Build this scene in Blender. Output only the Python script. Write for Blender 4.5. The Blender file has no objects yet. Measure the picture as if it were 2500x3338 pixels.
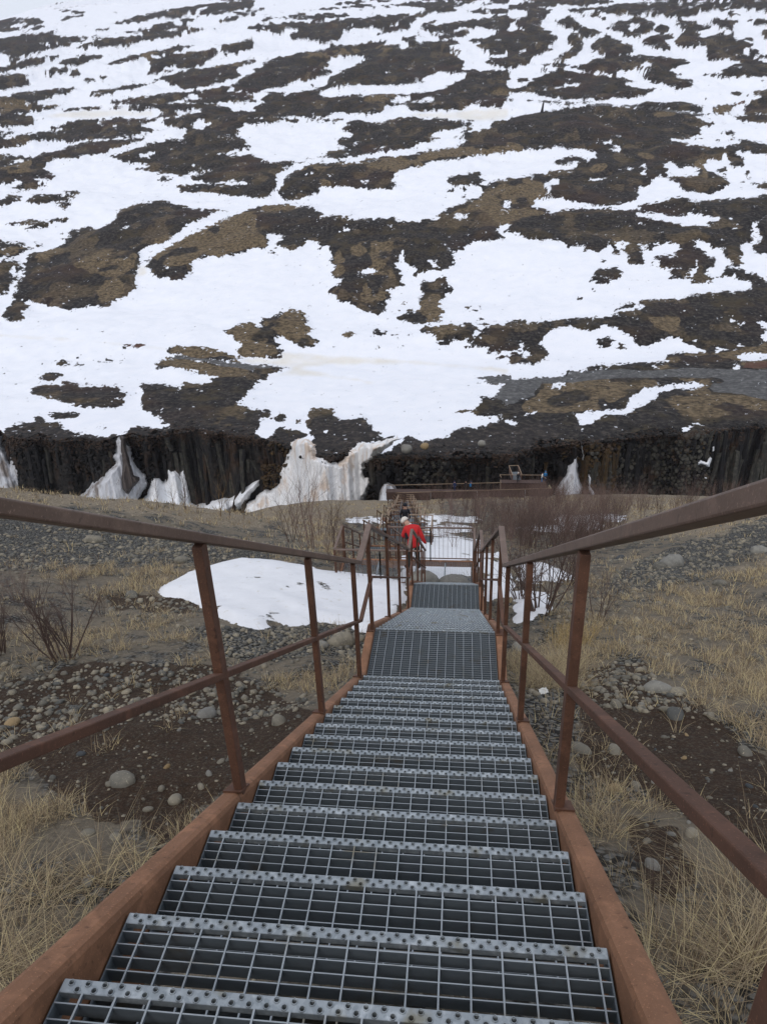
import bpy, math, random
import numpy as np
from mathutils import Vector, Matrix
random.seed(7); rng=np.random.default_rng(7)
S=bpy.context.scene
# ---------------------------------------------------------------- camera
FPX=2350.78; PITCH,ROLL,YAW=0.460012,0.039314,-0.117197
CAM=np.array([0.245768,-0.911979,1.650063])
def _basis():
    cy,sy=math.cos(YAW),math.sin(YAW)
    f=np.array([sy,cy,0.]);r=np.array([cy,-sy,0.]);u=np.array([0,0,1.])
    cp,sp=math.cos(PITCH),math.sin(PITCH)
    F=f*cp-u*sp;U=u*cp+f*sp
    cr,sr=math.cos(ROLL),math.sin(ROLL)
    return r*cr-U*sr,U*cr+r*sr,F
RB,UB,FB=_basis()
cd=bpy.data.cameras.new('camera');cam=bpy.data.objects.new('camera',cd);S.collection.objects.link(cam)
cam.matrix_world=Matrix(((RB[0],UB[0],-FB[0],CAM[0]),(RB[1],UB[1],-FB[1],CAM[1]),(RB[2],UB[2],-FB[2],CAM[2]),(0,0,0,1)))
cd.sensor_fit='HORIZONTAL';cd.sensor_width=36;cd.lens=36*FPX/2500
cd.clip_start=.05;cd.clip_end=6000
S.camera=cam
# ---------------------------------------------------------------- light: overcast
SUN_EL,SUN_ROT=math.radians(48),math.radians(200)
w=bpy.data.worlds.new('World');S.world=w;w.use_nodes=True
nt=w.node_tree;nt.nodes.clear()
o=nt.nodes.new('ShaderNodeOutputWorld');bg=nt.nodes.new('ShaderNodeBackground')
sk=nt.nodes.new('ShaderNodeTexSky');sk.sky_type='NISHITA';sk.sun_disc=False
sk.sun_elevation=SUN_EL;sk.sun_rotation=SUN_ROT;sk.air_density=1.0;sk.dust_density=3.0;sk.ozone_density=1.0
mx=nt.nodes.new('ShaderNodeMix');mx.data_type='RGBA';mx.inputs[0].default_value=.72
mx.inputs[7].default_value=(7.9,8.2,9.0,1)       # the even cloud layer
nt.links.new(sk.outputs['Color'],mx.inputs[6]);nt.links.new(mx.outputs[2],bg.inputs['Color'])
bg.inputs['Strength'].default_value=.115
nt.links.new(bg.outputs[0],o.inputs['Surface'])
sl=bpy.data.lights.new('sun','SUN');sl.energy=.7;sl.angle=math.radians(25);sl.color=(1,.97,.93)
so=bpy.data.objects.new('sun',sl);S.collection.objects.link(so)
so.rotation_euler=(math.pi/2-SUN_EL,0,math.pi-SUN_ROT+math.radians(0))
S.view_settings.view_transform='Standard';S.view_settings.look='None'
S.view_settings.gamma=1;S.view_settings.exposure=.14;S.view_settings.use_curve_mapping=False
S.cycles.max_bounces=6;S.cycles.volume_bounces=0
# ---------------------------------------------------------------- helpers
def px(P):
    d=np.atleast_2d(P)-CAM;z=d@FB
    z=np.where(z<.05,.05,z)
    return 1250+FPX*(d@RB)/z,1669-FPX*(d@UB)/z
def ray(u,v): return FB+RB*(u-1250)/FPX+UB*(1669-v)/FPX
def on_y(u,v,y): d=ray(u,v);return CAM+d*(y-CAM[1])/d[1]
def on_z(u,v,z): d=ray(u,v);return CAM+d*(z-CAM[2])/d[2]
def hsh(ix,iy,s):
    n=(ix.astype(np.int64)*374761393+iy.astype(np.int64)*668265263+s*1442695041)&0x7fffffff
    n=((n^(n>>13))*1274126177)&0x7fffffff
    return ((n^(n>>16))&0xffff)/65535.
def vn(x,y,s=0):
    x=np.asarray(x,float);y=np.asarray(y,float)
    ix=np.floor(x);iy=np.floor(y);fx=x-ix;fy=y-iy
    fx=fx*fx*(3-2*fx);fy=fy*fy*(3-2*fy)
    a=hsh(ix,iy,s);b=hsh(ix+1,iy,s);c=hsh(ix,iy+1,s);d=hsh(ix+1,iy+1,s)
    return (a*(1-fx)+b*fx)*(1-fy)+(c*(1-fx)+d*fx)*fy
def fbm(x,y,o=4,s=0):
    t=0;a=.5;n=0
    for k in range(o): t=t+a*vn(x*2**k,y*2**k,s+k*17);n+=a;a*=.5
    return t/n
class MB:
    def __init__(s): s.v=[];s.f=[];s.n=0;s.m=[]
    def add(s,V,F,mi=0):
        s.v.append(np.asarray(V,float));s.f+= [tuple(i+s.n for i in f) for f in F];s.m+=[mi]*len(F);s.n+=len(V)
    def frame(s,p0,p1,w,h,up=(0,0,1),mi=0):   # bar of section w x h from p0 to p1 (centre line)
        p0=np.array(p0,float);p1=np.array(p1,float);d=p1-p0;L=np.linalg.norm(d);d/=L
        up=np.array(up,float);x=np.cross(d,up)
        if np.linalg.norm(x)<1e-6: x=np.cross(d,(0,1,0))
        x/=np.linalg.norm(x);z=np.cross(x,d)
        V=[p+x*a*w/2+z*b*h/2 for p in (p0,p1) for a,b in ((-1,-1),(1,-1),(1,1),(-1,1))]
        s.add(V,[(0,3,2,1),(4,5,6,7),(0,1,5,4),(1,2,6,5),(2,3,7,6),(3,0,4,7)],mi)
    def box(s,x0,x1,y0,y1,z0,z1,mi=0):
        V=[(x,y,z) for z in (z0,z1) for y in (y0,y1) for x in (x0,x1)]
        s.add(V,[(0,2,3,1),(4,5,7,6),(0,1,5,4),(2,6,7,3),(0,4,6,2),(1,3,7,5)],mi)
    def tube(s,pts,rad,n=4,mi=0):
        pts=np.array(pts,float);V=[];F=[]
        for i,p in enumerate(pts):
            d=pts[min(i+1,len(pts)-1)]-pts[max(i-1,0)];d/=np.linalg.norm(d)+1e-9
            a=np.cross(d,(0.31,.2,.93));a/=np.linalg.norm(a)+1e-9;b=np.cross(d,a)
            for k in range(n):
                t=2*math.pi*k/n;V.append(p+(a*math.cos(t)+b*math.sin(t))*rad[i])
            if i:
                for k in range(n):
                    q=(i-1)*n;F.append((q+k,q+(k+1)%n,q+n+(k+1)%n,q+n+k))
        F.append(tuple(range((len(pts)-1)*n,len(pts)*n)))
        s.add(V,F,mi)
    def mesh(s,name,mats,smooth=False):
        me=bpy.data.meshes.new(name)
        V=np.concatenate(s.v)if s.v else np.zeros((0,3))
        me.from_pydata(V.tolist(),[],s.f)
        for m in (mats if isinstance(mats,(list,tuple)) else [mats]): me.materials.append(m)
        if any(s.m): me.polygons.foreach_set('material_index',s.m)
        if smooth: me.polygons.foreach_set('use_smooth',[True]*len(me.polygons))
        me.update();return me
    def build(s,name,mats,parent=None,smooth=False,bevel=0):
        o=link(name,s.mesh(name,mats,smooth),parent)
        if bevel:
            b=o.modifiers.new('b','BEVEL');b.width=bevel;b.segments=2;b.limit_method='ANGLE'
        return o
def link(name,data,parent=None):
    o=bpy.data.objects.new(name,data);S.collection.objects.link(o)
    if parent: o.parent=parent
    return o
def tag(o,label=None,cat=None,group=None,kind=None):
    if label:o['label']=label
    if cat:o['category']=cat
    if group:o['group']=group
    if kind:o['kind']=kind
    return o
def empty(name,loc,rz=0):
    o=link(name,None);o.location=[float(a) for a in loc];o.rotation_euler=(0,0,rz);return o
def dup(o,parent=None):
    c=o.copy();S.collection.objects.link(c)
    if parent:c.parent=parent
    for ch in list(o.children): dup(ch,c)
    return c
def fast_mesh(name,V,F,mat,smooth=True):
    V=np.ascontiguousarray(V,np.float32);F=np.ascontiguousarray(F,np.int32);k=F.shape[1]
    me=bpy.data.meshes.new(name);me.vertices.add(len(V));me.vertices.foreach_set('co',V.ravel())
    me.loops.add(F.size);me.loops.foreach_set('vertex_index',F.ravel())
    me.polygons.add(len(F));me.polygons.foreach_set('loop_start',np.arange(0,F.size,k,dtype=np.int32))
    me.polygons.foreach_set('loop_total',np.full(len(F),k,np.int32))
    me.polygons.foreach_set('use_smooth',np.full(len(F),smooth,bool))
    me.materials.append(mat);me.update(calc_edges=True);return me
def set_col(me,name,A):
    c=me.color_attributes.new(name,'FLOAT_COLOR','POINT')
    B=np.ones((len(me.vertices),4),np.float32);B[:,:A.shape[1]]=A
    c.data.foreach_set('color',B.ravel())
def grid_faces(nr,nc):
    i=np.arange(nr-1)[:,None]*nc+np.arange(nc-1)[None,:]
    return np.stack([i,i+1,i+nc+1,i+nc],-1).reshape(-1,4)
# ---------------------------------------------------------------- materials
class N:
    def __init__(s,name):
        s.m=bpy.data.materials.new(name);s.m.use_nodes=True;s.t=s.m.node_tree;s.t.nodes.clear()
        s.out=s.t.nodes.new('ShaderNodeOutputMaterial');s.b=s.t.nodes.new('ShaderNodeBsdfPrincipled')
        s.t.links.new(s.b.outputs[0],s.out.inputs['Surface'])
    def n(s,ty,**k):
        x=s.t.nodes.new('ShaderNode'+ty)
        for a,b in k.items(): setattr(x,a,b)
        return x
    def l(s,a,b): s.t.links.new(a,b)
    def obj(s): return s.n('TexCoord').outputs['Object']
    def geo(s): return s.n('NewGeometry').outputs['Position']
    def noise(s,vec,scale,detail=4,rough=.55,sc=None):
        if sc is not None:
            mp=s.n('Mapping');mp.inputs['Scale'].default_value=sc;s.l(vec,mp.inputs['Vector']);vec=mp.outputs[0]
        x=s.n('TexNoise');x.inputs['Scale'].default_value=scale;x.inputs['Detail'].default_value=detail
        x.inputs['Roughness'].default_value=rough;s.l(vec,x.inputs['Vector']);return x.outputs['Fac']
    def vor(s,vec,scale,out='Color',feature='F1'):
        x=s.n('TexVoronoi');x.feature=feature;x.inputs['Scale'].default_value=scale;s.l(vec,x.inputs['Vector']);return x.outputs[out]
    def ramp(s,fac,stops):
        x=s.n('ValToRGB');e=x.color_ramp.elements
        while len(e)<len(stops): e.new(.5)
        for i,(p,c) in enumerate(stops): e[i].position=p;e[i].color=(*c,1) if len(c)==3 else c
        s.l(fac,x.inputs[0]);return x.outputs[0]
    def mix(s,f,a,b,mode='MIX'):
        x=s.n('Mix',data_type='RGBA',blend_type=mode)
        for v,k in ((f,'Factor'),(a,'A'),(b,'B')):
            i=x.inputs[k] if k!='Factor' else x.inputs[0]
            if k=='A': i=x.inputs[6]
            if k=='B': i=x.inputs[7]
            if hasattr(v,'links'): s.l(v,i)
            elif isinstance(v,(int,float)): i.default_value=v if k=='Factor' else (v,v,v,1)
            else: i.default_value=(*v,1)
        return x.outputs[2]
    def math(s,op,a,b=None,clamp=False):
        x=s.n('Math',operation=op,use_clamp=clamp)
        for i,v in enumerate((a,b)):
            if v is None: continue
            if hasattr(v,'links'): s.l(v,x.inputs[i])
            else: x.inputs[i].default_value=v
        return x.outputs[0]
    def step(s,a,lo,hi):
        x=s.n('MapRange',interpolation_type='SMOOTHSTEP');s.l(a,x.inputs[0]);x.inputs[1].default_value=lo;x.inputs[2].default_value=hi;return x.outputs[0]
    def bump(s,h,dist=.02,strength=1.,base=None):
        x=s.n('Bump');x.inputs['Distance'].default_value=dist;x.inputs['Strength'].default_value=strength;s.l(h,x.inputs['Height'])
        if base: s.l(base,x.inputs['Normal'])
        s.l(x.outputs[0],s.b.inputs['Normal']);return x.outputs[0]
    def col(s,c):
        if hasattr(c,'links'): s.l(c,s.b.inputs['Base Color'])
        else: s.b.inputs['Base Color'].default_value=(*c,1)
    def done(s,rough=.8,metal=0.,spec=.3):
        if hasattr(rough,'links'): s.l(rough,s.b.inputs['Roughness'])
        else: s.b.inputs['Roughness'].default_value=rough
        s.b.inputs['Metallic'].default_value=metal;s.b.inputs['Specular IOR Level'].default_value=spec;return s.m
def simple(name,c,rough=.7,metal=0,spec=.3,var=.25,scale=30,bump=.0):
    k=N(name);v=k.obj();n=k.noise(v,scale)
    k.col(k.mix(n,tuple(a*(1-var) for a in c),tuple(min(a*(1+var),1) for a in c)))
    if bump:k.bump(n,bump)
    return k.done(rough,metal,spec)
def m_corten(name,c1,c2,rough=.75,spec=.35):
    k=N(name);v=k.geo();a=k.noise(v,3,5);b=k.noise(v,180,2,.7);c=k.noise(v,14,4,.6,(1,.4,1))
    q=k.mix(k.step(a,.3,.7),c1,c2);q=k.mix(k.math('MULTIPLY',c,.75),q,tuple(x*.45 for x in c1))
    q=k.mix(k.step(b,.58,.78),q,tuple(min(1,x*1.6) for x in c2))
    q=k.mix(k.step(k.noise(v,40,3),.60,.75),q,tuple(x*.5 for x in c1));q=k.mix(k.math('MULTIPLY',k.step(k.noise(v,7,5,.7),.52,.68),.5),q,tuple(min(1,x*1.25) for x in c2))
    k.col(q);k.bump(b,.0006,.6);return k.done(rough,0,spec)
M={}
M['stringer']=m_corten('weathering_steel_orange',(.22,.108,.057),(.30,.150,.082))
M['post']=m_corten('weathering_steel_brown',(.085,.042,.026),(.145,.068,.041))
M['rail']=m_corten('weathering_steel_dark',(.125,.077,.054),(.18,.12,.090),.5,.5)
M['railtan']=m_corten('weathering_steel_skylit',(.24,.165,.105),(.34,.25,.17),.55,.4)  # paler rail steel: sky light on far rail tops put into the colour
M['panel']=m_corten('weathering_steel_panel',(.060,.037,.031),(.095,.058,.047))
def m_galv():
    k=N('galvanised_steel');v=k.geo();a=k.vor(v,90);b=k.noise(v,25,4);g=k.n('RGBToBW');k.l(a,g.inputs[0])
    q=k.mix(g.outputs[0],(.24,.272,.295),(.36,.395,.415));q=k.mix(k.step(b,.5,.75),q,(.50,.54,.56));
    q=k.mix(k.step(k.noise(v,9,4),.56,.72),q,(.24,.235,.195))
    k.col(q);k.bump(k.noise(v,300,2),.0004,.5);return k.done(.48,.55,.5)
M['galv']=m_galv()
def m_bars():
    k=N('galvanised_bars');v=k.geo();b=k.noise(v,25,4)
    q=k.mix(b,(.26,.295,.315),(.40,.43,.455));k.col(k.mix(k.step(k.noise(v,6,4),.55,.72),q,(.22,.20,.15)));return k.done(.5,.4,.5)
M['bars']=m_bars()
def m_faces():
    k=N('galvanised_bars_shaded');v=k.geo();b=k.noise(v,20,4,.6,(1,1,3))
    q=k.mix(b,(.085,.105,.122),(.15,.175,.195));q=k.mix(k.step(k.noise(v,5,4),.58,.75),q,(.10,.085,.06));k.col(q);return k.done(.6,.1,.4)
M['faces']=m_faces()  # darker copy of the bar steel, with the shade between bars painted in
def m_hill():
    k=N('hillside_heather_and_snow');v=k.geo()
    at=k.n('VertexColor');at.layer_name='mk';sp=k.n('SeparateColor');k.l(at.outputs[0],sp.inputs[0])
    at2=k.n('VertexColor');at2.layer_name='mk2';sp2=k.n('SeparateColor');k.l(at2.outputs[0],sp2.inputs[0])
    nf=k.noise(v,.8,6,.65);nm=k.noise(v,.12,4);ns=k.noise(v,2.6,3,.6);nl=k.noise(v,.03,3)
    h=k.ramp(nf,[(.38,(.006,.0058,.006)),(.5,(.022,.0190,.0178)),(.61,(.062,.053,.045))])
    h=k.mix(k.step(nm,.48,.66),h,k.mix(nf,(.018,.014,.008),(.085,.066,.038)))
    h=k.mix(k.math('MULTIPLY',k.step(nl,.5,.7),.5),h,(.050,.026,.020))
    tan=k.ramp(nf,[(.34,(.04,.030,.018)),(.5,(.13,.096,.055)),(.66,(.22,.165,.10))])
    tan=k.mix(k.step(k.noise(v,.5,3),.60,.68),tan,(.04,.03,.02))
    gr=k.ramp(nf,[(.3,(.055,.055,.055)),(.5,(.10,.10,.10)),(.7,(.19,.188,.18))])
    q=k.mix(k.step(sp.outputs[1],.35,.65),h,tan);q=k.mix(k.step(sp.outputs[2],.35,.65),q,gr)
    q=k.mix(k.math('MULTIPLY',k.step(sp2.outputs[1],.3,.7),.8),q,k.mix(ns,(.08,.035,.025),(.15,.075,.05)))
    q=k.mix(k.step(sp2.outputs[2],.3,.7),q,k.ramp(nf,[(.3,(.010,.010,.011)),(.5,(.030,.026,.024)),(.62,(.065,.052,.043)),(.75,(.13,.13,.14))]))
    sn=k.mix(k.noise(v,.25,6,.65),(.70,.74,.81),(.87,.875,.90));dirt=k.mix(nf,(.64,.61,.54),(.78,.76,.71))
    sn=k.mix(k.step(sp2.outputs[0],.1,.9),sn,dirt)
    a=k.math('ADD',sp.outputs[0],k.math('MULTIPLY',k.math('SUBTRACT',k.noise(v,.9,6,.75),.5),2.0))
    f=k.step(a,.45,.55);q=k.mix(f,q,sn);k.col(q)
    hh=k.mix(f,nf,.55);b1=k.bump(hh,.9,1.);k.bump(k.mix(f,ns,.5),.25,.6,b1)
    return k.done(.85,0,.2)
M['hill']=m_hill()
def m_near():
    k=N('slope_gravel_soil_grass_snow');v=k.geo()
    at=k.n('VertexColor');at.layer_name='mk';sp=k.n('SeparateColor');k.l(at.outputs[0],sp.inputs[0])
    at2=k.n('VertexColor');at2.layer_name='mk2';sp2=k.n('SeparateColor');k.l(at2.outputs[0],sp2.inputs[0])
    n1=k.noise(v,1.3,5,.6);n2=k.noise(v,9,5,.65);n3=k.noise(v,60,4,.7)
    vc=k.n('RGBToBW');k.l(k.vor(v,17),vc.inputs[0]);vd=k.vor(v,17,'Distance')
    vc2=k.n('RGBToBW');k.l(k.vor(v,48),vc2.inputs[0]);vd2=k.vor(v,48,'Distance')
    g=k.ramp(vc.outputs[0],[(.2,(.065,.066,.064)),(.5,(.13,.13,.122)),(.85,(.25,.24,.21))])
    g2=k.ramp(vc2.outputs[0],[(.2,(.055,.055,.053)),(.8,(.20,.195,.175))])
    g=k.mix(.5,g,g2);g=k.mix(k.step(vd,.35,.6),g,(.022,.02,.017))
    soil=k.ramp(n3,[(.3,(.018,.0105,.006)),(.55,(.050,.030,.0175)),(.8,(.092,.060,.038))])
    soil=k.mix(k.math('MULTIPLY',k.step(n2,.45,.7),.5),soil,(.012,.009,.007))
    soil=k.mix(k.math('MULTIPLY',k.step(vc2.outputs[0],.66,.74),.30),soil,(.12,.11,.085))
    tan=k.ramp(n2,[(.3,(.10,.08,.056)),(.5,(.23,.19,.135)),(.75,(.38,.315,.23))])
    tan=k.mix(k.step(k.noise(v,26,3,.7,(1,.35,1)),.5,.7),tan,(.10,.078,.05))
    ol=k.mix(n2,(.045,.038,.029),(.25,.21,.155));ol=k.mix(k.math('MULTIPLY',k.step(n3,.5,.62),.6),ol,(.22,.19,.14));ol=k.mix(k.step(n1,.46,.6),ol,g)
    q=k.mix(k.step(sp.outputs[2],.3,.7),ol,g)
    q=k.mix(k.step(k.math('ADD',sp2.outputs[0],k.math('MULTIPLY',k.math('SUBTRACT',n2,.5),.6)),.35,.65),q,soil)
    q=k.mix(k.step(k.math('ADD',sp.outputs[1],k.math('MULTIPLY',k.math('SUBTRACT',n1,.5),.9)),.4,.62),q,tan)
    n5=k.noise(v,2.2,4,.6)
    sn=k.mix(n5,(.66,.67,.69),(.80,.81,.83));sn=k.mix(k.step(k.noise(v,5,4),.60,.76),sn,(.58,.56,.51))
    a=k.math('ADD',sp.outputs[0],k.math('MULTIPLY',k.math('SUBTRACT',n2,.5),.45))
    f=k.step(a,.46,.54);k.col(k.mix(f,q,sn))
    b1=k.bump(k.mix(f,vd,.3),.03,.6);b2=k.bump(k.mix(f,n3,k.mix(.25,n5,n2)),.03,.7,b1)
    return k.done(.88,0,.2)
M['near']=m_near()
def m_stone(name,c1,c2):
    k=N(name);v=k.obj();oi=k.n('ObjectInfo').outputs['Random'];n=k.noise(v,6,5);n2=k.noise(v,40,3)
    gi=k.n('NewGeometry').outputs['Random Per Island']
    q=k.mix(k.math('FRACT',k.math('ADD',oi,gi)),c1,c2);q=k.mix(k.math('MULTIPLY',k.step(n,.35,.7),.5),q,tuple(x*.45 for x in c1))
    q=k.mix(k.step(n2,.6,.75),q,tuple(min(1,x*1.35) for x in c2));k.col(q);k.bump(n,.01,.5);return k.done(.75,0,.35)
M['stone']=m_stone('grey_river_stone',(.075,.077,.072),(.30,.262,.19))
M['pebble']=m_stone('mixed_gravel_stone',(.05,.05,.047),(.18,.17,.14))
M['boulder']=m_stone('pale_boulder',(.16,.155,.14),(.25,.24,.205))
M['yellowstone']=m_stone('yellow_stone',(.22,.15,.07),(.30,.22,.12))
M['darkstone']=m_stone('dark_blue_stone',(.035,.042,.045),(.06,.065,.07))
def m_grass(name,stops):
    k=N(name);gi=k.n('NewGeometry').outputs['Random Per Island'];k.col(k.ramp(gi,stops))
    tr=k.n('BsdfTranslucent');ms=k.n('MixShader');k.l(k.ramp(gi,stops),tr.inputs[0]);ms.inputs[0].default_value=.25
    k.l(k.b.outputs[0],ms.inputs[1]);k.l(tr.outputs[0],ms.inputs[2]);k.l(ms.outputs[0],k.out.inputs['Surface'])
    return k.done(.7,0,.2)
M['grass']=m_grass('dry_grass',[(0,(.13,.09,.055)),(.3,(.25,.19,.12)),(.7,(.42,.34,.215)),(1,(.60,.50,.27))])
M['grass2']=m_grass('golden_grass',[(0,(.18,.12,.055)),(.5,(.38,.27,.11)),(1,(.52,.40,.20))])
M['twig']=simple('shrub_twig',(.10,.068,.056),.8,scale=8,var=.35)
M['twig2']=simple('reddish_twig',(.165,.112,.095),.8,scale=8,var=.35)
M['twig3']=simple('ochre_twig',(.17,.11,.05),.8,scale=8,var=.3)
def m_rock(name,a,b,c,sc=1.):
    k=N(name);v=k.geo();n=k.noise(v,1.1*sc,6,.65);n2=k.noise(v,.25,3);oi=k.n('ObjectInfo').outputs['Random']
    q=k.ramp(n,[(.3,a),(.5,b),(.7,c)]);q=k.mix(k.math('MULTIPLY',k.step(n2,.52,.68),.5),q,(.07,.035,.015))
    q=k.mix(k.math('MULTIPLY',oi,.55),q,tuple(x*.4 for x in a));k.col(q);k.bump(n,.25,.8);return k.done(.8,0,.25)
M['cliff']=m_rock('dark_basalt_face',(.007,.007,.008),(.020,.018,.016),(.055,.045,.038))
M['colm']=m_rock('basalt_column_grey',(.020,.019,.017),(.045,.043,.036),(.090,.084,.066))
M['colo']=m_rock('basalt_column_ochre',(.03,.02,.010),(.062,.040,.018),(.12,.075,.03))
M['cold']=m_rock('basalt_column_dark',(.006,.006,.007),(.013,.012,.012),(.028,.026,.025))
def m_ice(name,a,b,stain,amt,streak=False):
    k=N(name);v=k.geo();n=k.noise(v,.35,5,.6,(1,1,.35));n2=k.noise(v,2.2,4,.6,(1,1,.5 if streak else 1))
    q=k.mix(n2,a,b);q=k.mix(k.math('MULTIPLY',k.step(n,.48,.66),amt),q,stain)
    q=k.mix(k.math('MULTIPLY',k.step(k.noise(v,1.0,5,.7,(1.6,1.6,.25)),.58,.70),amt*.9),q,tuple(x*.45 for x in stain))
    k.col(q);k.bump(n2,.12,.5);return k.done(.6,0,.3)
M['ice']=m_ice('grey_ice',(.40,.41,.43),(.62,.63,.66),(.16,.13,.11),.95,True)
M['icest']=m_ice('stained_snow',(.66,.66,.65),(.80,.80,.81),(.55,.42,.31),.75)
M['icecore']=m_ice('dark_muddy_ice',(.035,.027,.024),(.085,.068,.060),(.02,.014,.012),.8,True)
M['snowp']=m_ice('clean_snow',(.76,.78,.80),(.85,.86,.89),(.66,.63,.58),.35)

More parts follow.
